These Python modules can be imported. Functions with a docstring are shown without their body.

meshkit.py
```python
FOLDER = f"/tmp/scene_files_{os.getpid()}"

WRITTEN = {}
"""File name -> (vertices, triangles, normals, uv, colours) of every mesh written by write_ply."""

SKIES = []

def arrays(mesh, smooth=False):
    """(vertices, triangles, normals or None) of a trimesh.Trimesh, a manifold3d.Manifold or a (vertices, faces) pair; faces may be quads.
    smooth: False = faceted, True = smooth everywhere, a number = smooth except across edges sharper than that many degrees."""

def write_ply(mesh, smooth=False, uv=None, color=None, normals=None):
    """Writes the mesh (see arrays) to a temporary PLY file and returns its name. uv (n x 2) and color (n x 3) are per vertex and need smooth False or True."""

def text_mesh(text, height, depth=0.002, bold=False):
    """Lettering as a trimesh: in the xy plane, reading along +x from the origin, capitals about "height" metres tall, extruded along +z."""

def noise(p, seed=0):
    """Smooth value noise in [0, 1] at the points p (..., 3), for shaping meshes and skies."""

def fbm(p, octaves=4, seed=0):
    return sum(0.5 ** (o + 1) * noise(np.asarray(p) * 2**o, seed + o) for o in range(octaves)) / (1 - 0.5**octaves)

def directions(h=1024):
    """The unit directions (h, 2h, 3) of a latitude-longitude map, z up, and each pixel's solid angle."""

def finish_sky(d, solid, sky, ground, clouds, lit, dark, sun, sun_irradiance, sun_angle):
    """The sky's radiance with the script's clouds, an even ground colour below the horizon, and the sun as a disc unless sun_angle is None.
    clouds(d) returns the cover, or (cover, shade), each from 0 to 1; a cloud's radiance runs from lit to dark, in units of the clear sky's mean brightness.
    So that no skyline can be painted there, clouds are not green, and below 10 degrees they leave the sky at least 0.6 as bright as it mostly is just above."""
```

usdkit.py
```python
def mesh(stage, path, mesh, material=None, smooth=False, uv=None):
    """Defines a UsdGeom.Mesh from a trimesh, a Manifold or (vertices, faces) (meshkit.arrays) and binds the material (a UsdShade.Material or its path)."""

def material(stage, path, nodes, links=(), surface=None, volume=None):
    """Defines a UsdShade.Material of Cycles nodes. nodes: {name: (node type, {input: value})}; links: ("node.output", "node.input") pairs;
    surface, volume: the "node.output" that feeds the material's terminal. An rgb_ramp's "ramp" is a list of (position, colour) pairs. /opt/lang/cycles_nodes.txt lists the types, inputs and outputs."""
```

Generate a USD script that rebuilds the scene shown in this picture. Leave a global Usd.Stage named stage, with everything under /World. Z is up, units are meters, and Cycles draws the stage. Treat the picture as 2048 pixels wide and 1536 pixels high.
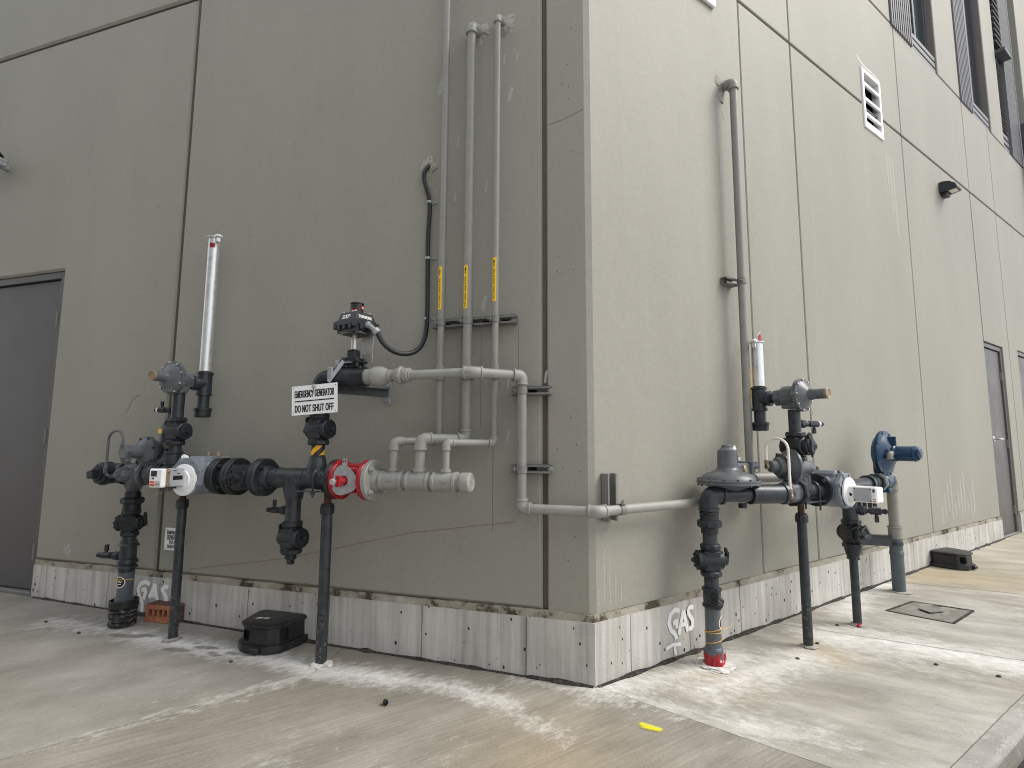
import math, numpy as np, trimesh, usdkit, meshkit
from pxr import Usd, UsdGeom, UsdLux, UsdShade, Gf, Sdf
from shapely.geometry import Polygon, LineString, Point, box as sbox
from shapely.ops import unary_union
from shapely import affinity

stage = Usd.Stage.CreateInMemory()
UsdGeom.SetStageUpAxis(stage, UsdGeom.Tokens.z)
UsdGeom.SetStageMetersPerUnit(stage, 1.0)
UsdGeom.Xform.Define(stage, '/World'); UsdGeom.Scope.Define(stage, '/World/Looks')
rng = np.random.default_rng(7)

# ------------------------------------------------------------------ camera, sky, sun, exposure
CAM = np.array([0.40506814, -2.42646874, 1.01907885])
FW = np.array([-0.30443447, 0.94583078, 0.11279979]); UP = np.array([0.0301843, -0.10878219, 0.99360724])
RT = np.cross(FW, UP)
cam = UsdGeom.Camera.Define(stage, '/World/camera')
cam.CreateHorizontalApertureAttr(36.0); cam.CreateVerticalApertureAttr(27.0)
cam.CreateFocalLengthAttr(36.0 * 1078.81 / 2048); cam.CreateClippingRangeAttr(Gf.Vec2f(0.05, 500))
M4 = np.eye(4); M4[0, :3], M4[1, :3], M4[2, :3], M4[3, :3] = RT, UP, -FW, CAM
cam.AddTransformOp().Set(Gf.Matrix4d(M4.tolist()))
cam.CreateExposureAttr(1.8)

SUN_AZ, SUN_EL = math.radians(10.0), math.radians(46.0)      # azimuth measured from +x towards +y
SUN = np.array([math.cos(SUN_EL) * math.cos(SUN_AZ), math.cos(SUN_EL) * math.sin(SUN_AZ), math.sin(SUN_EL)])
sky_mat = usdkit.material(stage, '/World/Looks/overcast_sky', {
    'tc': ('texture_coordinate', {}),
    'sky': ('sky_texture', {'sky_type': 'single_scattering', 'sun_disc': False, 'sun_elevation': SUN_EL, 'sun_rotation': math.atan2(SUN[0], SUN[1]), 'aerosol_density': 2.0, 'air_density': 1.0}),
    'n': ('noise_texture', {'scale': 2.2, 'detail': 6.0, 'roughness': 0.55}),
    'r': ('rgb_ramp', {'ramp': [(0.3, (2.5, 2.58, 2.68)), (0.7, (4.1, 4.1, 4.08))]}),
    'm': ('mix_color', {'fac': 0.82, 'use_clamp': False}),
    'bg': ('background_shader', {'strength': 0.1})},
    [('tc.generated', 'n.vector'), ('n.fac', 'r.fac'), ('sky.color', 'm.a'), ('r.color', 'm.b'), ('m.result', 'bg.color')], surface='bg.background')
dome = UsdLux.DomeLight.Define(stage, '/World/sky'); dome.CreateIntensityAttr(1.0)
UsdShade.MaterialBindingAPI.Apply(dome.GetPrim()).Bind(sky_mat)
dome.GetPrim().SetCustomDataByKey('kind', 'structure'); dome.GetPrim().SetCustomDataByKey('label', 'bright overcast sky above the street')
sun = UsdLux.DistantLight.Define(stage, '/World/sun')
sun.CreateIntensityAttr(0.245); sun.CreateAngleAttr(30.0); sun.CreateColorAttr(Gf.Vec3f(1.0, 0.965, 0.90)); sun.GetPrim().CreateAttribute('inputs:normalize', Sdf.ValueTypeNames.Bool).Set(True)
zz = SUN; xx = np.cross([0, 0, 1], zz); xx /= np.linalg.norm(xx); yy = np.cross(zz, xx)
L4 = np.eye(4); L4[0, :3], L4[1, :3], L4[2, :3] = xx, yy, zz
sun.AddTransformOp().Set(Gf.Matrix4d(L4.tolist()))

# ------------------------------------------------------------------ frames: local = (along wall s, out of wall o, up z) -> (s, -o, z)
ANG = 0.9262579
S, O, Z = np.array([1., 0, 0]), np.array([0, -1., 0]), np.array([0, 0, 1.])
def A(s, o, z): return np.array([s, -o, z], float)
RD = np.array([math.cos(ANG), math.sin(ANG), 0]); RN = np.array([math.sin(ANG), -math.cos(ANG), 0])
def world(wall, v):
    v = np.asarray(v, float)
    return v if wall == 'L' else np.array([v[0] * RD[0] - v[1] * RD[1], v[0] * RD[1] + v[1] * RD[0], v[2]])
def gz(x, y): return -0.0189 * x + 0.0278 * y
def ground(wall, s, o):
    w = world(wall, A(s, o, 0)); return gz(w[0], w[1])

used = {}
def numbered(parent, name):
    k = (parent, name); n = used.get(k, 0); used[k] = n + 1
    return name if n == 0 else f'{name}_{n:03d}'
TRI = [0]
class Thing:
    def __init__(self, name, label, cat, wall, base, group=None, kind=None):
        self.base, self.wall = np.asarray(base, float), wall
        self.path = '/World/' + numbered('/World', name)
        x = UsdGeom.Xform.Define(stage, self.path)
        w = world(wall, self.base); x.AddTranslateOp().Set(Gf.Vec3d(*map(float, w)))
        if wall == 'R': x.AddRotateZOp().Set(math.degrees(ANG))
        p = x.GetPrim(); p.SetCustomDataByKey('label', label); p.SetCustomDataByKey('category', cat)
        if group: p.SetCustomDataByKey('group', group)
        if kind: p.SetCustomDataByKey('kind', kind)
    def add(self, name, mesh, mat, parent=None, label=None, smooth=35, kind=None):
        par = parent or self.path
        path = par + '/' + numbered(par, name)
        m = mesh if not isinstance(mesh, (list, tuple)) else cat(*mesh)
        m = m.copy(); m.apply_translation(-self.base); TRI[0] += len(m.faces)
        if not m.is_winding_consistent or m.volume < 0:
            m.fix_normals()
        pr = usdkit.mesh(stage, path, m, MAT[mat], smooth=smooth).GetPrim()
        if label: pr.SetCustomDataByKey('label', label)
        if kind: pr.SetCustomDataByKey('kind', kind)
        return path

# ------------------------------------------------------------------ mesh helpers
def cat(*ms):
    out = []
    for m in ms:
        out += m if isinstance(m, (list, tuple)) else [m]
    return trimesh.util.concatenate(out)
def unit(v): v = np.asarray(v, float); return v / np.linalg.norm(v)
def frame(z, up=None):
    z = unit(z); a = np.array([0, 0, 1.]) if up is None else np.asarray(up, float)
    if abs(a @ z) > 0.98: a = np.array([1., 0, 0])
    x = unit(np.cross(a, z)); return x, np.cross(z, x), z
def place(m, o, X, Y):
    X, Y = unit(X), unit(Y); T = np.eye(4); T[:3, 0], T[:3, 1], T[:3, 2], T[:3, 3] = X, Y, np.cross(X, Y), o
    m = m.copy(); m.apply_transform(T); return m
def rev(profile, at, axis, n=28, rot=0.0):
    """revolve [(t, r), ...] about axis from point at; ends closed"""
    p = [(t, max(r, 0.0)) for t, r in profile]
    if p[0][1] > 0: p = [(p[0][0], 0.0)] + p
    if p[-1][1] > 0: p = p + [(p[-1][0], 0.0)]
    x, y, z = frame(axis); ang = rot + np.arange(n) * 2 * np.pi / n
    ring = np.cos(ang)[:, None] * x + np.sin(ang)[:, None] * y
    V, idx = [], []
    for t, r in p:
        if r == 0: idx.append([len(V)]); V.append(at + z * t)
        else:
            idx.append(list(range(len(V), len(V) + n))); V += list(at + z * t + ring * r)
    F = []
    for a, b in zip(idx[:-1], idx[1:]):
        for i in range(n):
            j = (i + 1) % n
            if len(a) == 1 and len(b) == 1: continue
            if len(a) == 1: F.append((a[0], b[j], b[i]))
            elif len(b) == 1: F.append((a[i], a[j], b[0]))
            else: F += [(a[i], a[j], b[j]), (a[i], b[j], b[i])]
    m = trimesh.Trimesh(np.array(V), np.array(F), process=False); 
    if m.volume < 0: m.invert()
    return m
def cyl(a, b, r, n=24, c=0.0015):
    a, b = np.asarray(a, float), np.asarray(b, float); L = np.linalg.norm(b - a); c = min(c, L * .3, r * .3)
    return rev([(0, r - c), (c, r), (L - c, r), (L, r - c)], a, b - a, n)
def hexa(a, b, r, n=6, rot=0.26):
    a, b = np.asarray(a, float), np.asarray(b, float); L = np.linalg.norm(b - a); c = min(.12 * r, L * .2)
    return rev([(0, r - c), (c, r), (L - c, r), (L, r - c)], a, b - a, n, rot)
def fillet(pts, rad, k=8):
    pts = [np.asarray(p, float) for p in pts]; out = [pts[0]]
    for i in range(1, len(pts) - 1):
        a, b, c = pts[i - 1], pts[i], pts[i + 1]; d1, d2 = unit(a - b), unit(c - b)
        th = math.acos(np.clip(d1 @ d2, -1, 1)); r = rad[i - 1] if isinstance(rad, (list, tuple)) else rad
        t = min(r / math.tan(th / 2), .49 * np.linalg.norm(a - b), .49 * np.linalg.norm(c - b))
        if th > 3.1 or t < 1e-5: out.append(b); continue
        p1, p2 = b + d1 * t, b + d2 * t
        rr = t * math.tan(th / 2); cen = b + unit(d1 + d2) * rr / math.sin(th / 2)
        v1, v2 = p1 - cen, p2 - cen; w = math.acos(np.clip(unit(v1) @ unit(v2), -1, 1))
        for q in range(k + 1):
            f = q / k; out.append(cen + (math.sin((1 - f) * w) * v1 + math.sin(f * w) * v2) / math.sin(w))
    out.append(pts[-1]); return np.array(out)
def sweep(path, r, n=16):
    P = np.asarray(path, float); T = np.gradient(P, axis=0)
    for i in range(1, len(P) - 1): T[i] = unit(unit(P[i] - P[i - 1]) + unit(P[i + 1] - P[i]))
    T[0], T[-1] = unit(P[1] - P[0]), unit(P[-1] - P[-2])
    x, y, _ = frame(T[0]); V = []; ang = np.arange(n) * 2 * np.pi / n; rr = np.broadcast_to(r, (len(P),))
    for i, p in enumerate(P):
        x = unit(x - T[i] * (x @ T[i])); y = np.cross(T[i], x)
        V += list(p + rr[i] * (np.cos(ang)[:, None] * x + np.sin(ang)[:, None] * y))
    F = []; k = len(P)
    for i in range(k - 1):
        for j in range(n):
            a, b, c, d = i * n + j, i * n + (j + 1) % n, (i + 1) * n + (j + 1) % n, (i + 1) * n + j
            F += [(a, b, c), (a, c, d)]
    V += [P[0], P[-1]]
    for j in range(n): F += [(k * n, (j + 1) % n, j), (k * n + 1, (k - 1) * n + j, (k - 1) * n + (j + 1) % n)]
    return trimesh.Trimesh(np.array(V), np.array(F), process=False)
def tube(pts, r, bend=0.03, n=16): return sweep(fillet(pts, bend), r, n)
def cbox(c, size, ch=0.003, X=S, Y=None):
    """chamfered box: size along X, Y, Z=X x Y"""
    X = unit(X); Y = unit(np.array([0, 1., 0]) if Y is None else Y)
    h = np.asarray(size, float) / 2; ch = min(ch, .45 * h.min()); P = []
    for sx in (-1, 1):
        for sy in (-1, 1):
            for sz in (-1, 1):
                for k in range(3):
                    q = h.copy() - ch; q[k] = h[k]; P.append(q * (sx, sy, sz))
    return place(trimesh.convex.convex_hull(np.array(P)), np.asarray(c, float), X, Y)
def lbox(s0, s1, o0, o1, z0, z1, ch=0.003):
    return cbox(A((s0 + s1) / 2, (o0 + o1) / 2, (z0 + z1) / 2), (abs(s1 - s0), abs(o1 - o0), abs(z1 - z0)), ch)
def extr(poly, depth, o, X, Y, base=0.0):
    gs = getattr(poly, 'geoms', [poly]); ms = []
    for g in gs:
        if g.area < 1e-9: continue
        m = trimesh.creation.extrude_polygon(g, depth, engine='earcut'); m.apply_translation((0, 0, base)); ms.append(m)
    return place(cat(*ms), np.asarray(o, float), X, Y)
def ball(c, r, sub=2, scale=None):
    m = trimesh.creation.icosphere(sub, r)
    if scale is not None: m.apply_scale(scale)
    m.apply_translation(c); return m

# ------------------------------------------------------------------ materials
MAT = {}
def mat(name, nodes, links, surface='p.BSDF'): MAT[name] = usdkit.material(stage, '/World/Looks/' + name, nodes, links, surface=surface)
def paint(name, col, rough=0.5, var=0.12, metal=0.0, dust=0.0, bump=0.08, spec=0.5, scale=22.0, dustcol=(0.30, 0.28, 0.25)):
    lo = tuple(c * (1 - var) for c in col); hi = tuple(min(1, c * (1 + var)) for c in col)
    mat(name, {'g': ('geometry', {}), 'n': ('noise_texture', {'scale': scale, 'detail': 5.0, 'roughness': 0.6}),
               'r': ('rgb_ramp', {'ramp': [(0.3, lo), (0.7, hi)]}),
               'n2': ('noise_texture', {'scale': 130.0, 'detail': 3.0, 'roughness': 0.6}),
               'dr': ('map_range', {'from_min': 0.52, 'from_max': 0.75, 'to_min': 0.0, 'to_max': dust, 'clamp': True}),
               'mx': ('mix_color', {'b': dustcol}),
               'rr': ('map_range', {'from_min': 0.3, 'from_max': 0.7, 'to_min': rough - 0.08, 'to_max': rough + 0.1}),
               'b': ('bump', {'strength': bump, 'distance': 0.002}),
               'p': ('principled_bsdf', {'metallic': metal, 'specular_ior_level': spec})},
        [('g.position', 'n.vector'), ('g.position', 'n2.vector'), ('n.fac', 'r.fac'), ('r.color', 'mx.a'), ('n.fac', 'dr.value'), ('dr.result', 'mx.fac'), ('mx.result', 'p.base_color'),
         ('n.fac', 'rr.value'), ('rr.result', 'p.roughness'), ('n2.fac', 'b.height'), ('b.normal', 'p.normal')])

paint('black_pipe', (0.017, 0.0215, 0.027), 0.36, 0.30, dust=0.05, bump=0.14, spec=0.5)
paint('black_cast', (0.0135, 0.016, 0.0195), 0.40, 0.30, dust=0.04, bump=0.35, spec=0.38)
paint('worn_post', (0.017, 0.0215, 0.027), 0.42, 0.35, dust=0.55, bump=0.35, scale=70, dustcol=(0.26, 0.22, 0.14))
paint('regulator_gray', (0.085, 0.094, 0.102), 0.36, 0.12, dust=0.08, bump=0.10)
paint('dark_regulator', (0.035, 0.040, 0.046), 0.38, 0.15, dust=0.06, bump=0.10)
paint('meter_gray', (0.165, 0.185, 0.212), 0.45, 0.08, dust=0.08, bump=0.12)
paint('gray_pipe', (0.25, 0.246, 0.225), 0.48, 0.10, dust=0.10, bump=0.10)
paint('wall_pipe', (0.215, 0.21, 0.193), 0.48, 0.08, dust=0.08, bump=0.08)
paint('strut_gray', (0.17, 0.167, 0.155), 0.5, 0.12, bump=0.1)
paint('pvc_gray', (0.075, 0.090, 0.102), 0.45, 0.10, dust=0.12)
paint('tan_pipe', (0.22, 0.215, 0.185), 0.5, 0.1, dust=0.1)
paint('red_paint', (0.29, 0.007, 0.014), 0.30, 0.16, dust=0.03, bump=0.35, scale=30)
paint('red_tape', (0.30, 0.006, 0.014), 0.28, 0.25, bump=0.3)
paint('blue_paint', (0.006, 0.034, 0.078), 0.35, 0.15, dust=0.04, bump=0.08)
paint('white_paint', (0.78, 0.78, 0.77), 0.35, 0.03, dust=0.04, bump=0.02)
paint('sign_white', (0.80, 0.80, 0.79), 0.4, 0.02, dust=0.0, bump=0.0)
paint('ink_black', (0.012, 0.012, 0.013), 0.5, 0.05)
paint('ink_red', (0.55, 0.07, 0.04), 0.5, 0.05)
paint('aluminium', (0.66, 0.67, 0.68), 0.38, 0.08, metal=0.85, bump=0.06)
paint('panel_metal', (0.50, 0.51, 0.54), 0.45, 0.05, metal=0.6, bump=0.02)
paint('steel', (0.52, 0.51, 0.49), 0.36, 0.12, metal=0.8, bump=0.06)
paint('galvanised', (0.34, 0.36, 0.37), 0.45, 0.22, metal=0.55, bump=0.08, scale=60)
paint('brass', (0.27, 0.21, 0.14), 0.45, 0.25, metal=0.45, bump=0.1)
paint('rust', (0.060, 0.022, 0.012), 0.8, 0.45, dust=0.1, bump=0.5, scale=60)
paint('cable_black', (0.007, 0.008, 0.009), 0.40, 0.2, bump=0.05)
paint('box_black', (0.013, 0.015, 0.019), 0.42, 0.2, dust=0.03, bump=0.1)
paint('bait_black', (0.008, 0.008, 0.009), 0.40, 0.25, dust=0.04, bump=0.08)
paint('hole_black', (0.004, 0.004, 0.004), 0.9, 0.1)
paint('label_yellow', (0.82, 0.50, 0.008), 0.4, 0.02, bump=0.0)
paint('band_yellow', (0.72, 0.36, 0.01), 0.4, 0.04, bump=0.0)
paint('wire_orange', (0.62, 0.33, 0.05), 0.5, 0.05)
paint('tag_white', (0.75, 0.68, 0.60), 0.5, 0.05)
paint('door_dark', (0.068, 0.064, 0.064), 0.42, 0.05, dust=0.03, bump=0.04, scale=4)
paint('door_frame', (0.080, 0.076, 0.074), 0.42, 0.08, bump=0.04, scale=6)
paint('window_frame', (0.055, 0.052, 0.058), 0.4, 0.05)
paint('fin_metal', (0.125, 0.122, 0.128), 0.42, 0.06, bump=0.02)
paint('reveal_taupe', (0.14, 0.13, 0.12), 0.5, 0.05)
paint('sealant_brown', (0.085, 0.066, 0.046), 0.7, 0.25, bump=0.1, scale=9)
paint('sealant_dark', (0.034, 0.033, 0.030), 0.7, 0.2, bump=0.1, scale=9)
paint('dirt', (0.028, 0.024, 0.020), 0.95, 0.6, dust=0.25, bump=0.8, scale=60)
paint('mortar', (0.30, 0.285, 0.25), 0.9, 0.4, dust=0.3, bump=0.9, scale=50)
paint('mortar_white', (0.55, 0.54, 0.51), 0.9, 0.35, bump=0.9, scale=45)
paint('grime_black', (0.02, 0.02, 0.02), 0.8, 0.4, dust=0.75, bump=0.9, scale=55, dustcol=(0.42, 0.40, 0.36))
paint('pebble', (0.05, 0.045, 0.04), 0.8, 0.4, bump=0.4)
paint('core', (0.05, 0.05, 0.05), 0.9, 0.1)
mat('window_glass', {'f': ('fresnel', {'IOR': 1.5}), 't': ('principled_bsdf', {'base_color': (0.030, 0.045, 0.045), 'roughness': 0.2}), 'g': ('glossy_bsdf', {'color': (0.8, 0.9, 0.9), 'roughness': 0.02}), 'mx': ('mix_closure', {})},
    [('f.fac', 'mx.fac'), ('t.BSDF', 'mx.closure1'), ('g.BSDF', 'mx.closure2')], surface='mx.closure')
mat('indicator_glass', {'p': ('principled_bsdf', {'base_color': (0.9, 0.9, 0.9), 'transmission_weight': 1.0, 'roughness': 0.03, 'ior': 1.45})}, [])

# painted precast concrete: mottled, faint pale runs, a few air holes
def wall_paint(name, col):
    lo, hi = tuple(c * 0.94 for c in col), tuple(c * 1.05 for c in col)
    mat(name, {'g': ('geometry', {}), 'm1': ('mapping', {'scale': (1.1, 1.1, 0.45)}), 'n1': ('noise_texture', {'scale': 1.6, 'detail': 5.0, 'roughness': 0.55}),
        'r1': ('rgb_ramp', {'ramp': [(0.3, lo), (0.7, hi)]}),
        'm2': ('mapping', {'scale': (7.0, 7.0, 0.32)}), 'n2': ('noise_texture', {'scale': 1.5, 'detail': 4.0, 'roughness': 0.6}),
        'k2': ('map_range', {'from_min': 0.60, 'from_max': 0.85, 'to_min': 0.0, 'to_max': 0.10, 'clamp': True}),
        'mx2': ('mix_color', {'b': (0.50, 0.50, 0.47)}),
        'k2b': ('map_range', {'from_min': 0.40, 'from_max': 0.18, 'to_min': 0.0, 'to_max': 0.07, 'clamp': True}),
        'mx2b': ('mix_color', {'b': (0.12, 0.115, 0.10)}),
        'v': ('voronoi_texture', {'scale': 4.2}), 'v2': ('noise_texture', {'scale': 1.3, 'detail': 1.0}), 'vt': ('map_range', {'from_min': 0.46, 'from_max': 0.62, 'to_min': 0.0, 'to_max': 0.020, 'clamp': True}), 'lt': ('math', {'math_type': 'less_than'}),
        'mx3': ('mix_color', {'b': (0.03, 0.03, 0.028)}),
        's': ('noise_texture', {'scale': 7.0, 'detail': 6.0, 'roughness': 0.7}), 'sk': ('map_range', {'from_min': 0.735, 'from_max': 0.76, 'to_min': 0.0, 'to_max': 0.30, 'clamp': True}), 'mx4': ('mix_color', {'b': (0.50, 0.50, 0.49)}),
        'f': ('noise_texture', {'scale': 160.0, 'detail': 4.0, 'roughness': 0.65}), 'hm': ('math', {'math_type': 'multiply_add', 'value2': -2.5}), 'b': ('bump', {'strength': 0.22, 'distance': 0.003}),
        'w': ('noise_texture', {'scale': 5.0, 'detail': 3.0}), 'b2': ('bump', {'strength': 0.10, 'distance': 0.02}),
        'fm': ('noise_texture', {'scale': 42.0, 'detail': 5.0, 'roughness': 0.7}), 'fr': ('rgb_ramp', {'ramp': [(0.3, (0.93, 0.93, 0.93)), (0.7, (1.05, 1.05, 1.05))]}), 'fx': ('mix_color', {'blend_type': 'multiply', 'fac': 1.0, 'use_clamp': False}),
        'p': ('principled_bsdf', {'roughness': 0.62, 'specular_ior_level': 0.35})},
        [('g.position', 'm1.vector'), ('m1.vector', 'n1.vector'), ('n1.fac', 'r1.fac'), ('g.position', 'm2.vector'), ('m2.vector', 'n2.vector'), ('n2.fac', 'k2.value'), ('k2.result', 'mx2.fac'), ('r1.color', 'mx2.a'),
         ('n2.fac', 'k2b.value'), ('k2b.result', 'mx2b.fac'), ('mx2.result', 'mx2b.a'),
         ('g.position', 'v.vector'), ('g.position', 'v2.vector'), ('v2.fac', 'vt.value'), ('v.distance', 'lt.value1'), ('vt.result', 'lt.value2'), ('lt.value', 'mx3.fac'),
         ('g.position', 's.vector'), ('s.fac', 'sk.value'), ('sk.result', 'mx4.fac'), ('g.position', 'fm.vector'), ('fm.fac', 'fr.fac'), ('mx2b.result', 'fx.a'), ('fr.color', 'fx.b'), ('fx.result', 'mx4.a'), ('mx4.result', 'mx3.a'), ('mx3.result', 'p.base_color'),
         ('g.position', 'f.vector'), ('lt.value', 'hm.value1'), ('f.fac', 'hm.value3'), ('hm.value', 'b.height'), ('g.position', 'w.vector'), ('w.fac', 'b2.height'), ('b2.normal', 'b.normal'), ('b.normal', 'p.normal')])
WALLC = (0.270, 0.259, 0.221)
wall_paint('wall_paint', WALLC)

# board-marked plinth: pale concrete with vertical streaks and blow holes
mat('plinth_concrete', {'g': ('geometry', {}), 'm': ('mapping', {'scale': (26, 26, 1.1)}), 'n': ('noise_texture', {'scale': 1.0, 'detail': 6.0, 'roughness': 0.65}),
    'r': ('rgb_ramp', {'ramp': [(0.25, (0.30, 0.285, 0.262)), (0.45, (0.43, 0.415, 0.385)), (0.72, (0.58, 0.565, 0.53))]}),
    'n2': ('noise_texture', {'scale': 3.0, 'detail': 5.0}), 'r2': ('rgb_ramp', {'ramp': [(0.3, (0.78, 0.77, 0.76)), (0.6, (1, 1, 1))]}), 'mm': ('mix_color', {'blend_type': 'multiply', 'fac': 1.0}),
    'ms': ('mapping', {'scale': (1, 1, 0.7)}), 'v': ('voronoi_texture', {'scale': 26.0}), 'vn': ('noise_texture', {'scale': 9.0, 'detail': 2.0}), 'vt': ('map_range', {'from_min': 0.40, 'from_max': 0.68, 'to_min': 0.02, 'to_max': 0.21, 'clamp': True}), 'lt': ('math', {'math_type': 'less_than'}),
    'mx': ('mix_color', {'b': (0.05, 0.045, 0.04)}), 'h': ('math', {'math_type': 'multiply_add', 'value2': -1.2}), 'f': ('noise_texture', {'scale': 90.0, 'detail': 5.0}),
    'b': ('bump', {'strength': 0.45, 'distance': 0.004}), 'p': ('principled_bsdf', {'roughness': 0.85, 'specular_ior_level': 0.25})},
    [('g.position', 'm.vector'), ('m.vector', 'n.vector'), ('n.fac', 'r.fac'), ('g.position', 'n2.vector'), ('n2.fac', 'r2.fac'), ('r.color', 'mm.a'), ('r2.color', 'mm.b'), ('g.position', 'ms.vector'), ('ms.vector', 'v.vector'),
     ('g.position', 'vn.vector'), ('vn.fac', 'vt.value'), ('v.distance', 'lt.value1'), ('vt.result', 'lt.value2'), ('lt.value', 'mx.fac'), ('mm.result', 'mx.a'), ('mx.result', 'p.base_color'),
     ('g.position', 'f.vector'), ('lt.value', 'h.value1'), ('f.fac', 'h.value3'), ('h.value', 'b.height'), ('b.normal', 'p.normal')])
mat('grout', {'g': ('geometry', {}), 'n': ('noise_texture', {'scale': 6.0, 'detail': 6.0, 'roughness': 0.7}), 'r': ('rgb_ramp', {'ramp': [(0.40, (0.07, 0.058, 0.042)), (0.46, (0.27, 0.245, 0.195)), (0.7, (0.40, 0.375, 0.32))]}),
    'f': ('noise_texture', {'scale': 120.0, 'detail': 4.0}), 'b': ('bump', {'strength': 0.5, 'distance': 0.004}), 'p': ('principled_bsdf', {'roughness': 0.9, 'specular_ior_level': 0.2})},
    [('g.position', 'n.vector'), ('n.fac', 'r.fac'), ('r.color', 'p.base_color'), ('g.position', 'f.vector'), ('f.fac', 'b.height'), ('b.normal', 'p.normal')])

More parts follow.
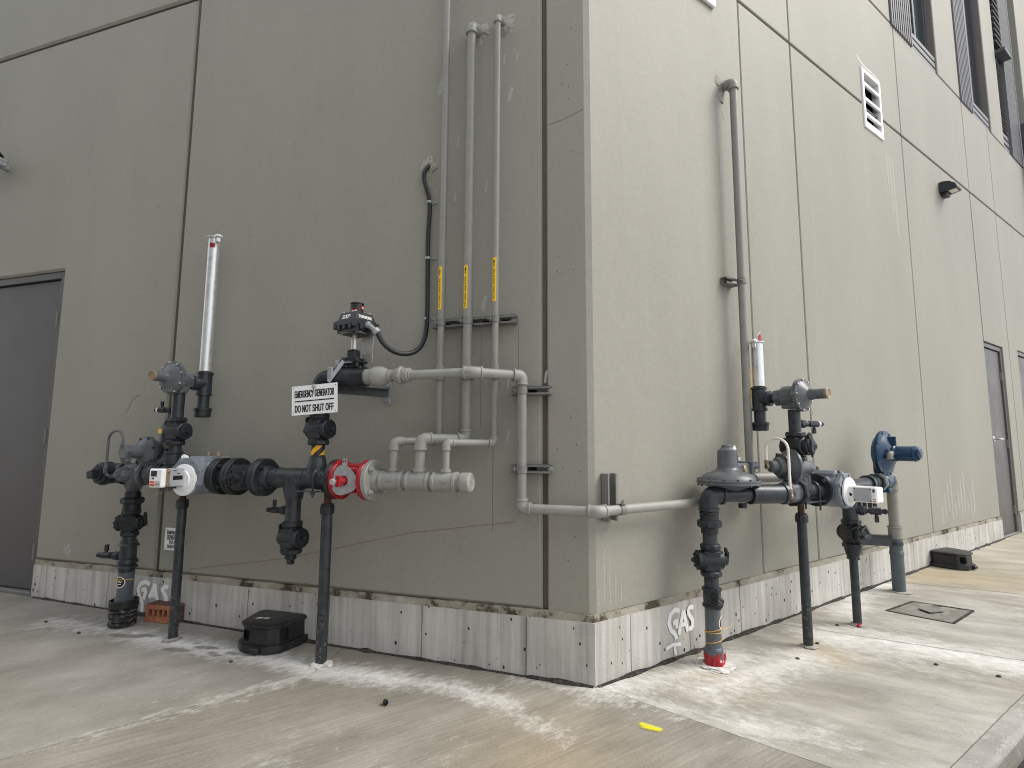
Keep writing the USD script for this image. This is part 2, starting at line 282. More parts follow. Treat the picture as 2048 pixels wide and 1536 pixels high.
# pavement concrete: colour from noise, plus painted-on stains carried by the mesh (salt bloom, damp patches)
def slab(name, lo, hi, streak_rot, streak, broom=0.0):
    mat(name, {'g': ('geometry', {}), 'mr': ('mapping', {'rotation': (0, 0, streak_rot)}), 'ms': ('mapping', {'scale': (1.2, streak, 1.0)}), 'n': ('noise_texture', {'scale': 2.0, 'detail': 7.0, 'roughness': 0.62}),
        'r': ('rgb_ramp', {'ramp': [(0.30, lo), (0.52, tuple((a + b) / 2 for a, b in zip(lo, hi))), (0.72, hi)]}),
        'big': ('noise_texture', {'scale': 1.1, 'detail': 4.0}), 'rb': ('rgb_ramp', {'ramp': [(0.32, (0.80, 0.78, 0.74)), (0.62, (1.0, 1.0, 1.0))]}), 'mm': ('mix_color', {'blend_type': 'multiply', 'fac': 1.0}),
        'a': ('attribute', {'attribute': 'salt'}), 'sn': ('noise_texture', {'scale': 17.0, 'detail': 8.0, 'roughness': 0.78}), 'mfine': ('mapping', {'scale': (1.0, 1.9, 1.0)}),
        'sa': ('math', {'math_type': 'multiply_add', 'value2': 1.9}), 'sk': ('map_range', {'from_min': 1.22, 'from_max': 2.0, 'to_min': 0.0, 'to_max': 0.92, 'clamp': True}),
        'mx': ('mix_color', {'b': (0.70, 0.69, 0.665)}),
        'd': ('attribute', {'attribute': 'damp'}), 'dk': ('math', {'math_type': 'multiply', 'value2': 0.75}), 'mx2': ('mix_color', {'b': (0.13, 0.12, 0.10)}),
        'ru': ('attribute', {'attribute': 'rusty'}), 'ruk': ('math', {'math_type': 'multiply'}), 'mx5': ('mix_color', {'b': (0.40, 0.27, 0.10)}),
        'v': ('voronoi_texture', {'scale': 30.0}), 'lt': ('math', {'math_type': 'less_than', 'value2': 0.035}), 'vn': ('noise_texture', {'scale': 2.6, 'detail': 2.0}), 'gt': ('math', {'math_type': 'greater_than', 'value2': 0.56}), 'ml': ('math', {'math_type': 'multiply'}), 'mx3': ('mix_color', {'b': (0.06, 0.055, 0.05)}),
        'mb': ('mapping', {'scale': (2.2, 95.0, 1.0)}), 'w': ('noise_texture', {'scale': 1.0, 'detail': 3.0, 'roughness': 0.6}), 'wc': ('map_range', {'from_min': 0.3, 'from_max': 0.62, 'clamp': True, 'to_min': 1.0 - 0.22 * broom, 'to_max': 1.0 + 0.05 * broom}), 'mw': ('mix_color', {'blend_type': 'multiply', 'fac': 1.0}),
        'gr': ('noise_texture', {'scale': 120.0, 'detail': 5.0, 'roughness': 0.75}), 'rg': ('rgb_ramp', {'ramp': [(0.30, (0.74, 0.73, 0.72)), (0.5, (1, 1, 1)), (0.7, (1.12, 1.12, 1.11))]}), 'mg': ('mix_color', {'blend_type': 'multiply', 'fac': 1.0, 'use_clamp': False}),
        'f': ('noise_texture', {'scale': 75.0, 'detail': 6.0, 'roughness': 0.72}), 'hw': ('math', {'math_type': 'multiply_add', 'value2': 0.5 * broom}), 'b': ('bump', {'strength': 0.42, 'distance': 0.004}),
        'p': ('principled_bsdf', {'roughness': 0.82, 'specular_ior_level': 0.3})},
        [('g.position', 'mr.vector'), ('mr.vector', 'ms.vector'), ('ms.vector', 'n.vector'), ('n.fac', 'r.fac'), ('g.position', 'big.vector'), ('big.fac', 'rb.fac'), ('r.color', 'mm.a'), ('rb.color', 'mm.b'),
         ('mr.vector', 'mb.vector'), ('mb.vector', 'w.vector'), ('w.fac', 'wc.value'), ('mm.result', 'mw.a'), ('wc.result', 'mw.b'),
         ('mr.vector', 'mfine.vector'), ('mfine.vector', 'sn.vector'), ('sn.fac', 'sa.value1'), ('a.fac', 'sa.value3'), ('sa.value', 'sk.value'), ('sk.result', 'mx.fac'),
         ('d.fac', 'dk.value1'), ('dk.value', 'mx2.fac'), ('ru.fac', 'ruk.value1'), ('n.fac', 'ruk.value2'), ('ruk.value', 'mx5.fac'), ('mw.result', 'mx5.a'), ('mx5.result', 'mx.a'), ('mx.result', 'mx2.a'),
         ('g.position', 'v.vector'), ('v.distance', 'lt.value1'), ('g.position', 'vn.vector'), ('vn.fac', 'gt.value1'), ('lt.value', 'ml.value1'), ('gt.value', 'ml.value2'), ('ml.value', 'mx3.fac'), ('mfine.vector', 'gr.vector'), ('gr.fac', 'rg.fac'), ('mx2.result', 'mg.a'), ('rg.color', 'mg.b'), ('mg.result', 'mx3.a'), ('mx3.result', 'p.base_color'),
         ('g.position', 'f.vector'), ('w.fac', 'hw.value1'), ('f.fac', 'hw.value3'), ('hw.value', 'b.height'), ('b.normal', 'p.normal')])
BROOM = -math.radians(52.0)
slab('pavement_gray', (0.215, 0.203, 0.178), (0.345, 0.330, 0.298), -1.01, 2.2, 0.0)
slab('pavement_broom', (0.205, 0.188, 0.155), (0.335, 0.315, 0.275), BROOM, 3.0, 0.9)
slab('pavement_pale', (0.25, 0.236, 0.203), (0.475, 0.46, 0.415), 0.15, 3.5, 0.0)
slab('pavement_tan', (0.28, 0.254, 0.198), (0.45, 0.418, 0.345), 0.15, 3.5, 0.0)
slab('kerb_concrete', (0.20, 0.19, 0.17), (0.42, 0.41, 0.38), -0.93, 0.35, 0.0)
slab('cover_concrete', (0.13, 0.122, 0.10), (0.32, 0.305, 0.27), 0.4, 1.0, 0.0)
paint('asphalt', (0.38, 0.38, 0.375), 0.9, 0.35, bump=0.9, scale=26, dust=0.6, dustcol=(0.66, 0.66, 0.65))
mat('brick_clay', {'g': ('geometry', {}), 'n': ('noise_texture', {'scale': 45.0, 'detail': 6.0, 'roughness': 0.7}), 'r': ('rgb_ramp', {'ramp': [(0.3, (0.25, 0.085, 0.042)), (0.6, (0.40, 0.155, 0.082)), (0.8, (0.47, 0.21, 0.125))]}), 'b': ('bump', {'strength': 0.6, 'distance': 0.002}), 'p': ('principled_bsdf', {'roughness': 0.9})},
    [('g.position', 'n.vector'), ('n.fac', 'r.fac'), ('r.color', 'p.base_color'), ('n.fac', 'b.height'), ('b.normal', 'p.normal')])
paint('brick_dark', (0.075, 0.042, 0.036), 0.85, 0.4, bump=0.6, scale=50)
def spray(name, col, thr0, thr1, scale, amax=1.0):
    mat(name, {'g': ('geometry', {}), 'n': ('noise_texture', {'scale': scale, 'detail': 6.0, 'roughness': 0.75}), 'e': ('attribute', {'attribute': 'edge'}), 'ad': ('math', {'math_type': 'add'}), 'k': ('map_range', {'from_min': thr0, 'from_max': thr1, 'to_min': 0.0, 'to_max': amax, 'clamp': True}),
        't': ('transparent_bsdf', {'color': (1, 1, 1)}), 'p': ('principled_bsdf', {'base_color': col, 'roughness': 0.7}), 'mx': ('mix_closure', {})},
        [('g.position', 'n.vector'), ('n.fac', 'ad.value1'), ('e.fac', 'ad.value2'), ('ad.value', 'k.value'), ('k.result', 'mx.fac'), ('t.BSDF', 'mx.closure1'), ('p.BSDF', 'mx.closure2')], surface='mx.closure')
spray('spray_white', (0.78, 0.78, 0.77), 0.36, 0.72, 70.0)
spray('spray_yellow', (0.80, 0.72, 0.005), 1.02, 1.70, 190.0)
spray('wash_white', (0.50, 0.49, 0.46), 0.8, 1.9, 30.0, 0.30)
spray('scuff_gray', (0.36, 0.36, 0.35), 0.70, 1.50, 60.0, 0.6)
spray('chalk_red', (0.15, 0.04, 0.034), 0.80, 1.9, 22.0, 0.6)
spray('crack_dark', (0.05, 0.048, 0.045), 0.55, 1.3, 60.0, 0.75)

# ------------------------------------------------------------------ primvar meshes (painted strokes, stained slabs)
def primvar_mesh(path, v, f, mat_, vars_, smooth=False):
    m = usdkit.mesh(stage, path, (np.asarray(v, float), np.asarray(f, int)), MAT[mat_], smooth=smooth); TRI[0] += len(f)
    api = UsdGeom.PrimvarsAPI(m.GetPrim())
    for k, a in vars_.items():
        api.CreatePrimvar(k, Sdf.ValueTypeNames.FloatArray, UsdGeom.Tokens.vertex).Set([float(x) for x in a])
    return m.GetPrim()
def ribbon(pts2, width, to3, taper=True, step=0.012):
    """a painted stroke: ribbon with edge=1 on its middle line and 0 at its rims. pts2 in 2D, to3 maps (u, v) to a point"""
    ls = LineString(pts2); n = max(3, int(ls.length / step)); P = np.array([ls.interpolate(t, normalized=True).coords[0] for t in np.linspace(0, 1, n)])
    T = np.gradient(P, axis=0); T /= np.linalg.norm(T, axis=1, keepdims=True) + 1e-12; N = np.stack([-T[:, 1], T[:, 0]], 1)
    w = np.broadcast_to(np.asarray(width, float), (n,)) / 2; offs = np.array([-1, -.6, 0, .6, 1.]); ed = np.array([0, .75, 1, .75, 0])
    V, E, F = [], [], []
    for i in range(n):
        cap = min(1, 3.0 * min(i, n - 1 - i) / (0.25 * n)) if taper else 1.0
        for o_, e_ in zip(offs, ed): V.append(to3(*(P[i] + N[i] * o_ * w[i]))); E.append(e_ * (cap if taper else 1))
    for i in range(n - 1):
        for j in range(4):
            a, b, c, d = i * 5 + j, i * 5 + j + 1, (i + 1) * 5 + j + 1, (i + 1) * 5 + j
            F += [(a, b, c), (a, c, d)]
    return np.array(V), np.array(F), np.array(E)
def strokes(thing, name, mat_, lines, width, to3, label=None, taper=True, lift=0.0004):
    Vs, Fs, Es, k = [], [], [], 0
    for i, ln in enumerate(lines):
        v, f, e = ribbon(ln, width, lambda a, b, i=i: to3(a, b, lift * i), taper)
        Vs.append(v); Fs.append(f + k); Es.append(e); k += len(v)
    V = np.vstack(Vs) - thing.base
    par = thing.path; path = par + '/' + numbered(par, name)
    pr = primvar_mesh(path, V, np.vstack(Fs), mat_, {'edge': np.concatenate(Es)})
    if label: pr.SetCustomDataByKey('label', label)

# ------------------------------------------------------------------ pavement
def oR(x, y): return RN[0] * x + RN[1] * y
def seg(p, q, ext0=0, ext1=0):
    p, q = np.array(p, float), np.array(q, float); d = unit(q - p); return LineString([p - d * ext0, q + d * ext1])
ground_box = sbox(-14, -9, 22, 30)
R_out = lambda o: (RN * o)[:2]
def half_R(o_max):   # region on the wall side of the line o = o_max
    a = R_out(o_max); d = RD[:2]; n = RN[:2]
    return Polygon([a - d * 40, a + d * 60, a + d * 60 - n * 60, a - d * 40 - n * 60])
PL = 0.012
bld = Polygon([(-14, PL * -1 - .006), (-0.0, -PL - .006), tuple((RD * 40 + RN * (PL + .006))[:2]), (-14, 40)])
# exact mitre of the plinth faces at the corner
tm = math.tan(ANG / 2)
C0 = np.array([(PL + .006) * tm, -(PL + .006)])
bld = Polygon([(-14, -(PL + .006)), tuple(C0), tuple((RD * 40 + RN * (PL + .006))[:2]), (-14, 40)])
pave = half_R(1.06).intersection(ground_box).difference(bld)
J = {'a': LineString([(-6.75, -9.2), (-1.738, -1.152), (-1.2, -0.29), (-1.245, 0.02)]),
     'b': LineString([(C0[0] - .05, C0[1] + .05), (0.035, -.006), (0.236, -0.086), (0.635, -0.234), (1.3, -0.47)]),
     'c': LineString([(0.80, 1.12), (0.896, 1.102), (1.196, 1.052), (2.3, 0.91)]),
     'd': LineString([(1.75, 2.375), (1.897, 2.363), (2.584, 2.315), (3.2, 2.272)]),
     'e': seg(tuple((RD * 6.8 + RN * 0)[:2]), tuple((RD * 6.8 + RN * 1.2)[:2]), .1, .2)}
slabs = pave
for k, w in (('a', .007), ('b', .003), ('c', .007), ('d', .009), ('e', .008)):
    slabs = slabs.difference(J[k].buffer(w / 2, cap_style=2))
slabs = sorted([g for g in slabs.geoms if g.area > .2], key=lambda g: g.centroid.x)
def noise2(x, y, s, seed=0): return meshkit.fbm(np.stack([x * s, y * s, 0 * x + seed], -1), 4, seed)
def dist_line(x, y, pts):
    d = np.full(x.shape, 9.)
    for (x0, y0), (x1, y1) in zip(pts[:-1], pts[1:]):
        vx, vy = x1 - x0, y1 - y0; t = np.clip(((x - x0) * vx + (y - y0) * vy) / (vx * vx + vy * vy), 0, 1)
        d = np.minimum(d, np.hypot(x - x0 - t * vx, y - y0 - t * vy))
    return d
def salt(x, y):
    sm = lambda d, w: np.clip(1 - d / w, 0, 1)
    a = 0.90 * sm(dist_line(x, y, [(-2.35, -.24), (-1.95, -.25), (-1.55, -.24), (-1.22, -.27), (-1.05, -.25), (-.80, -.23)]), .16)
    a = np.maximum(a, .66 * sm(dist_line(x, y, [(-.9, -.235), (-.55, -.215), (-.30, -.27)]), .14)); a = np.maximum(a, .45 * sm(dist_line(x, y, [(-.4, -.25), (-.05, -.42)]), .12)); a = np.maximum(a, .5 * sm(dist_line(x, y, [(-.35, -.06), (.0, -.05)]), .10))
    a = np.maximum(a, 0.62 * sm(dist_line(x, y, [(-2.9, -.26), (-2.3, -.22)]), .2))
    a = np.maximum(a, 0.55 * sm(dist_line(x, y, [(-1.25, -.38), (-1.46, -.74)]), .13))
    a = np.maximum(a, 0.30 * sm(dist_line(x, y, [(-1.46, -.74), (-1.75, -1.17)]), .06))
    a = np.maximum(a, 0.72 * sm(dist_line(x, y, [(.02, -.03), (.35, .25), (.62, .50)]), .20))
    a = np.maximum(a, 0.78 * sm(dist_line(x, y, [(.45, .12), (.72, .40), (.95, .66)]), .25))
    a = np.maximum(a, 0.45 * sm(dist_line(x, y, [(.1, -.06), (.6, -.12), (.85, -.1)]), .22))
    a = np.maximum(a, 0.86 * sm(dist_line(x, y, [(1.12, .98), (1.38, 1.0), (1.65, .93), (1.85, .90)]), .33))
    a = np.maximum(a, 0.70 * sm(dist_line(x, y, [(1.3, 1.42), (1.42, 1.75), (1.62, 2.08), (1.75, 2.25)]), .20))
    a = np.maximum(a, 0.35 * sm(dist_line(x, y, [(.95, .75), (1.6, .75)]), .35))
    a = np.maximum(a, 0.28 * sm(dist_line(x, y, [(1.5, 1.3), (2.6, 2.1)]), .5))
    a = np.maximum(a, 0.25 * sm(dist_line(x, y, [(-.9, -.9), (-.2, -.8)]), .4))
    a = np.maximum(a, 0.22 * sm(dist_line(x, y, [(-1.2, -.6), (-2.0, -.55)]), .3))
    return np.clip(a + (noise2(x, y, 5.0, 3) - .5) * .35, 0, 1)
def damp(x, y):
    a = np.zeros(x.shape)
    for cx, cy, rx, ry in ((-2.36, -.27, .10, .024), (-2.28, -.235, .06, .02), (-1.86, -.245, .070, .020), (-1.975, -.315, .075, .022), (-1.69, -.255, .040, .016), (-1.62, -.245, .042, .018), (-1.95, -.225, .018, .008), (-1.78, -.285, .028, .010), (-1.75, -.30, .035, .01), (-1.85, -.335, .03, .010)):
        u, w = (x - cx), (y - cy); c, s = math.cos(.18), math.sin(.18); u, w = c * u + s * w, -s * u + c * w
        a = np.maximum(a, np.clip((1.12 - np.hypot(u / rx, w / ry)) * 5, 0, 1))
    wallL = np.clip(1 - np.abs(y + .03) / .12, 0, 1) * (x < -.5) * .55
    return np.maximum(a, wallL * np.clip(noise2(x, y, 3.5, 8) * 2 - .55, 0, 1))
def rusty(x, y):
    a = np.clip(1 - np.hypot((x - 1.02), (y - .72)) / .22, 0, 1) * .9
    a = np.maximum(a, np.clip(1 - np.hypot((x - .50) / 1.2, (y - .22)) / .24, 0, 1) * .7)
    a = np.maximum(a, np.clip(1 - np.hypot((x - 2.3) / 2., (y - 2.7)) / .4, 0, 1) * .6)
    return np.maximum(a, .5 * np.clip(1 - np.hypot((x + .05), (y + .55)) / .5, 0, 1))
def slab_mesh(name, poly, mat_, label, cutouts=(), fine=None, thick=.11):
    for c in cutouts: poly = poly.difference(c)
    fine = fine or sbox(-3.6, -1.7, 3.4, 4.0)
    Vs, Fs, k = [], [], 0
    for part, edge in ((poly.intersection(fine), .032), (poly.difference(fine), .5)):
        for g in getattr(part, 'geoms', [part]):
            if g.geom_type != 'Polygon' or g.area < 1e-4: continue
            v, f = trimesh.creation.triangulate_polygon(g, engine='earcut')
            v3 = np.c_[v, np.zeros(len(v))]; v3, f = trimesh.remesh.subdivide_to_size(v3, f, edge, max_iter=14)
            Vs.append(v3); Fs.append(f + k); k += len(v3)
            # skirt down the rim
            for ringc in [g.exterior] + list(g.interiors):
                c = np.array(ringc.coords)[:, :2]; n = len(c)
                a = np.c_[c, np.zeros(n)]; b = np.c_[c, np.full(n, -thick)]
                Vs.append(np.vstack([a, b])); i = np.arange(n - 1)
                Fs.append(np.vstack([np.c_[i, i + n, i + 1], np.c_[i + 1, i + n, i + n + 1]]) + k); k += 2 * n
    V = np.vstack(Vs); F = np.vstack(Fs); x, y = V[:, 0], V[:, 1]
    V[:, 2] += gz(x, y) + .004 * (noise2(x, y, 1.6, 5) - .5)
    tri = V[F]; nz = np.cross(tri[:, 1] - tri[:, 0], tri[:, 2] - tri[:, 0])[:, 2]
    flip = nz < 0; F[flip] = F[flip][:, ::-1]
    pr = primvar_mesh('/World/' + numbered('/World', name), V, F, mat_, {'salt': salt(x, y), 'damp': damp(x, y), 'rusty': rusty(x, y)})
    pr.SetCustomDataByKey('kind', 'structure'); pr.SetCustomDataByKey('label', label)
COVER = Polygon([(1.554, 1.578), (1.778, 1.845), (2.064, 1.767), (1.84, 1.456)])
mats = ['pavement_gray', 'pavement_broom', 'pavement_pale', 'pavement_pale', 'pavement_tan', 'pavement_tan']
labs = ['gray concrete slab beside the door and the left gas meter', 'tan broom finished concrete slab in front of the corner', 'pale concrete slab with white salt bloom right of the corner', 'pale concrete slab with the square utility cover', 'yellowish concrete slab behind the blue regulator', 'concrete slab by the far doors']
for g, m_, l_ in zip(slabs, mats, labs): slab_mesh('pavement_slab', g, m_, l_, cutouts=[COVER.buffer(.012)])
# ground below and beyond, kerb, road
def sheet(name, poly, z, mat_, label, edge=None):
    v, f = trimesh.creation.triangulate_polygon(poly, engine='earcut'); V = np.c_[v, gz(v[:, 0], v[:, 1]) + z]
    m = trimesh.Trimesh(V, f, process=False)
    if m.face_normals[:, 2].mean() < 0: m.invert()
    pr = usdkit.mesh(stage, '/World/' + name, m, MAT[mat_]).GetPrim(); pr.SetCustomDataByKey('kind', 'structure'); pr.SetCustomDataByKey('label', label)
sheet('ground', sbox(-14, -9, 22, 30), -.115, 'dirt', 'dark bedding below the pavement slabs')
sheet('road', Polygon([tuple((RD * a + RN * b)[:2]) for a, b in ((-60, 1.14), (60, 1.14), (60, 60), (-60, 60))]), -.068, 'asphalt', 'pale worn road surface below the kerb')
sheet('gutter_dirt', Polygon([tuple((RD * a + RN * (b + .012 * math.sin(a * 23) * (b > 1.17))) [:2]) for a, b in [(-20 + .05 * k, 1.150) for k in range(600)] + [(10 - .05 * k, 1.185) for k in range(600)]]), -.064, 'dirt', 'dark dirt gathered along the foot of the kerb')
def kerb():
    segs = [(-7.0, -3.2), (-3.19, -.75), (-.742, 1.70), (1.708, 4.1), (4.108, 7.6), (7.608, 14)]
    prof = [(1.0635, -.11), (1.0635, 0.0), (1.122, .0), (1.134, -.004), (1.141, -.012), (1.1415, -.0135), (1.150, -.05), (1.156, -.11)]
    for a, b in segs:
        n = max(2, int((b - a) / .06)); V, F = [], []; k = len(prof)
        for i in range(n + 1):
            t = a + (b - a) * i / n
            for o, z in prof:
                p = RD * t + RN * o; V.append((p[0], p[1], gz(p[0], p[1]) + z + .003 * (meshkit.noise(np.array([t * 4, o * 30, z * 9])) - .5)))
        for i in range(n):
            for j in range(k - 1):
                q = [i * k + j, (i + 1) * k + j, (i + 1) * k + j + 1, i * k + j + 1]; F += [(q[0], q[1], q[2]), (q[0], q[2], q[3])]
        V = np.array(V); x, y = V[:, 0], V[:, 1]
        tri = V[np.array(F)]; 
        m = trimesh.Trimesh(V, np.array(F), process=False)
        if m.face_normals[:, 2].sum() < 0: m.invert()
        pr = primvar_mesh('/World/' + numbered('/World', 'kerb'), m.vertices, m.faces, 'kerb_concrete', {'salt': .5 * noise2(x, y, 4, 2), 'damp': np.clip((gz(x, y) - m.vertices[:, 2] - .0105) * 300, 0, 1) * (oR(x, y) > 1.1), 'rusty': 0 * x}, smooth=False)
        pr.SetCustomDataByKey('kind', 'structure'); pr.SetCustomDataByKey('label', 'concrete kerb stone along the road edge')
kerb()

# ------------------------------------------------------------------ the building
B = Thing('building', 'gray painted precast concrete building corner with stained plinth', 'building', 'L', (0, 0, 0))
def badd(name, mesh, mat_, wall='L', parent=None, label=None, smooth=35, kind=None):
    m = cat(mesh) if isinstance(mesh, (list, tuple)) else mesh.copy()
    if wall == 'R':
        T = np.eye(4); T[:2, :2] = [[math.cos(ANG), -math.sin(ANG)], [math.sin(ANG), math.cos(ANG)]]; m.apply_transform(T)
    return B.add(name, m, mat_, parent, label, smooth, kind)
def panel(s0, s1, z0, z1, holes=(), ch=0.008, deep=.11, mitre=None):
    """precast panel with chamfered rim; holes cut straight through. mitre: +1/-1 end that runs into the corner chamfer"""
    out = sbox(s0, z0, s1, z1); h = unary_union([sbox(*q) for q in holes]) if holes else None
    if h is not None: out = out.difference(h)
    ms = []
    for g in getattr(out, 'geoms', [out]):
        inn = g.buffer(-ch, join_style=2)
        ms.append(extr(inn, deep, A(0, -deep, 0), S, Z))
        # the rim: a chamfered strip between the inset front outline and the outer outline
        a = np.array(inn.exterior.coords)[:-1]; b = np.array(g.exterior.coords)[:-1]
        if len(a) == len(b):
            i0 = np.argmin(np.linalg.norm(a - b[0], axis=1)); a = np.roll(a, -i0, axis=0)
            if np.linalg.norm(a[1] - b[1]) > np.linalg.norm(a[1] - b[-1]): a = np.r_[a[:1], a[1:][::-1]]
            n = len(a); V = np.vstack([[A(p[0], 0, p[1]) for p in a], [A(p[0], -ch * .9, p[1]) for p in b], [A(p[0], -deep, p[1]) for p in b]]); F = []
            for i in range(n):
                j = (i + 1) % n
                for q in (0, 1): F += [(q * n + i, q * n + j, (q + 1) * n + j), (q * n + i, (q + 1) * n + j, (q + 1) * n + i)]
            V = np.array(V); c = V.mean(0); m = trimesh.Trimesh(V, np.array(F), process=False)
            ms.append(m)
    m = cat(*ms)
    return m
class _keep: pass
def panel_add(wall, s0, s1, z0, z1, holes=(), ch=.008, label=None):
    badd('wall_panel', panel(s0, s1, z0, z1, holes, ch), 'wall_paint', wall, label=label, smooth=False)
g = .0095
ZB, ZJ, ZW = .290, 3.910, 5.030
DL = (-4.62, -3.545, 2.178)                       # left door opening
panel_add('L', -9.0, -2.527 - .011, ZB, ZJ - g, [(DL[0], ZB - .01, DL[1], DL[2])], .014, 'gray panel with the door')
panel_add('L', -9.0, -2.527 - .011, ZJ + g, 7.4, (), .014)
panel_add('L', -2.527 + .011, -.218 - .011, ZB, 7.4, (), .014, 'wide gray panel behind the gas pipes')
# corner strip with a chamfered arris, left and right faces in one casting
def corner_piece(z0, z1):
    c = .018; t2 = math.tan(ANG / 2)
    pl = [(-.218 + .011, 0.012), (-.218 + .020, 0), (-c, 0), tuple((RD * c)[:2]), tuple((RD * (1.346 - .010))[:2]), tuple((RD * (1.346 - .004) - RN * .008)[:2]), tuple((RD * (1.346 - .004) - RN * .11)[:2]), (-.05, .10), (-.218 + .011, .11)]
    m = trimesh.creation.extrude_polygon(Polygon(pl), z1 - z0, engine='earcut'); m.apply_translation((0, 0, z0)); return m
B.add('wall_panel', corner_piece(ZB, ZJ - g), 'wall_paint', label='panel that turns the building corner', smooth=False)
B.add('wall_panel', corner_piece(ZJ + g, 7.4), 'wall_paint', smooth=False)
VENT = (3.19, 3.705, 3.55, 4.245)
DR1, DR2 = (5.935, 6.62, 2.185), (7.26, 8.1, 2.225)
W1, W2, W3 = (3.945, 5.20), (5.90, 7.10), (7.66, 9.1)
edges = [1.346 + .004, 1.995, 3.994, 5.918, 6.888, 9.4, 12.5]
for i, (a, b) in enumerate(zip(edges[:-1], edges[1:])):
    a2, b2 = (a if i == 0 else a + .006), b - .006
    low = [(VENT[0], VENT[1], VENT[2], ZJ)] if i == 1 else [(DR1[0], ZB - .01, DR1[1], DR1[2])] if i == 3 else [(DR2[0], ZB - .01, DR2[1], DR2[2])] if i == 4 else []
    up = [(VENT[0], ZJ, VENT[2], VENT[3])] if i == 1 else []
    panel_add('R', a2, b2, ZB, ZJ - g, low, .006)
    panel_add('R', a2, b2, ZJ + g, ZW - g, up, .006)
for a, b in ((1.35, W1[0]), (W1[1], W2[0]), (W2[1], W3[0]), (W3[1], 12.5)): panel_add('R', a, b, ZW + g, 9.4, (), .006)
panel_add('R', W1[0], W1[1], 7.6, 9.4, (), .006); panel_add('R', W2[0], W2[1], 8.3, 9.4, (), .006)
# backing and joint fillers
core = Polygon([(-9, .118), (-.06, .112), tuple((RD * 12.5 - RN * .112)[:2]), tuple((RD * 12.5 - RN * 5)[:2]), (-9, 6)])
m = trimesh.creation.extrude_polygon(core, 9.3, engine='earcut'); m.apply_translation((0, 0, .02))
rec = []
for W_ in (W1, W2, W3):                           # window recesses are cut out of the backing
    q = trimesh.creation.extrude_polygon(Polygon([tuple((RD * W_[0] + RN * .2)[:2]), tuple((RD * W_[1] + RN * .2)[:2]), tuple((RD * W_[1] - RN * .30)[:2]), tuple((RD * W_[0] - RN * .30)[:2])]), 3.2, engine='earcut'); q.apply_translation((0, 0, ZW)); rec.append(q)
q = trimesh.creation.extrude_polygon(Polygon([tuple((RD * VENT[0] + RN * .2)[:2]), tuple((RD * VENT[2] + RN * .2)[:2]), tuple((RD * VENT[2] - RN * .45)[:2]), tuple((RD * VENT[0] - RN * .45)[:2])]), VENT[3] - VENT[1], engine='earcut'); q.apply_translation((0, 0, VENT[1])); rec.append(q)
for W_, w in ((DR1, 'R'), (DR2, 'R'), (DL, 'L')):
    d_, n_ = (RD, RN) if w == 'R' else (S, O)
    q = trimesh.creation.extrude_polygon(Polygon([tuple((d_ * W_[0] + n_ * .2)[:2]), tuple((d_ * W_[1] + n_ * .2)[:2]), tuple((d_ * W_[1] - n_ * .25)[:2]), tuple((d_ * W_[0] - n_ * .25)[:2])]), W_[2] + .2, engine='earcut'); q.apply_translation((0, 0, -.2)); rec.append(q)
m = trimesh.boolean.difference([m] + rec, engine='manifold')
B.add('core_wall', m, 'core', smooth=False)
badd('sealant_joint', lbox(-2.527 - .013, -2.527 + .013, -.05, -.012, ZB + .002, 7.3, .004), 'sealant_brown')
badd('sealant_joint', lbox(-.218 - .013, -.218 + .013, -.05, -.012, ZB + .002, 7.3, .004), 'sealant_brown')
badd('sealant_joint', lbox(-9, -2.545, -.05, -.016, ZJ - .012, ZJ + .012, .002), 'sealant_dark')
for s_ in edges[:-1]: badd('sealant_joint', lbox(s_ - .008, s_ + .006, -.05, -.012, ZB + .002, ZW - .01, .002), 'sealant_dark', 'R')
badd('sealant_joint', lbox(.0, 12.4, -.05, -.016, ZJ - .012, ZJ + .012, .002), 'sealant_dark', 'R')
badd('sealant_joint', lbox(1.3, 12.4, -.05, -.016, ZW - .012, ZW + .012, .002), 'sealant_dark', 'R')
# grout bed and board-marked plinth
def mitred(s0, s1, o, z0, z1, wall, deep=.10):
    """band along one wall, cut on the mitre where it meets the corner (s = 0)"""
    t = math.tan(ANG / 2)
    if wall == 'L': pl = [(s0, -o), ((o * t) if s1 == 0 else s1, -o), ((-deep * t) if s1 == 0 else s1, deep), (s0, deep)]
    else: pl = [((-o * t) if s0 == 0 else s0, -o), (s1, -o), (s1, deep), ((deep * t) if s0 == 0 else s0, deep)]
    m = trimesh.creation.extrude_polygon(Polygon(pl), z1 - z0, engine='earcut'); m.apply_translation((0, 0, z0)); return m
def rough(m, amp, sc, edge=.03, seed=0):
    v, f = trimesh.remesh.subdivide_to_size(m.vertices, m.faces, edge, max_iter=12); m = trimesh.Trimesh(v, f, process=True)
    n = m.vertex_normals; d = meshkit.fbm(m.vertices * sc, 3, seed) - .5; m.vertices = m.vertices + n * (d * amp)[:, None]; return m
badd('grout_bed', rough(mitred(DL[1] + .02, 0, .006, .252, .2885, 'L'), .010, 14, .022, 1), 'grout')
badd('grout_bed', rough(mitred(-9, DL[0] - .02, .006, .252, .2885, 'L'), .004, 14, .2, 1), 'grout')
badd('grout_bed', rough(mitred(0, DR1[0] - .01, .006, .252, .2885, 'R'), .008, 14, .025, 2), 'grout', 'R')
badd('grout_bed', mitred(DR1[1] + .01, DR2[0] - .01, .006, .252, .2885, 'R'), 'grout', 'R')
badd('grout_bed', mitred(DR2[1] + .01, 12.5, .006, .252, .2885, 'R'), 'grout', 'R')
def plinth(s0, s1, wall):
    m = mitred(s0 if s0 == 0 else s0 + .0022, s1 if s1 == 0 else s1 - .0022, PL, -.15, .258, wall)
    badd('plinth_section', rough(m, .005, 9, .035 if abs(s0) < 5 else .2, 4), 'plinth_concrete', wall, smooth=50)
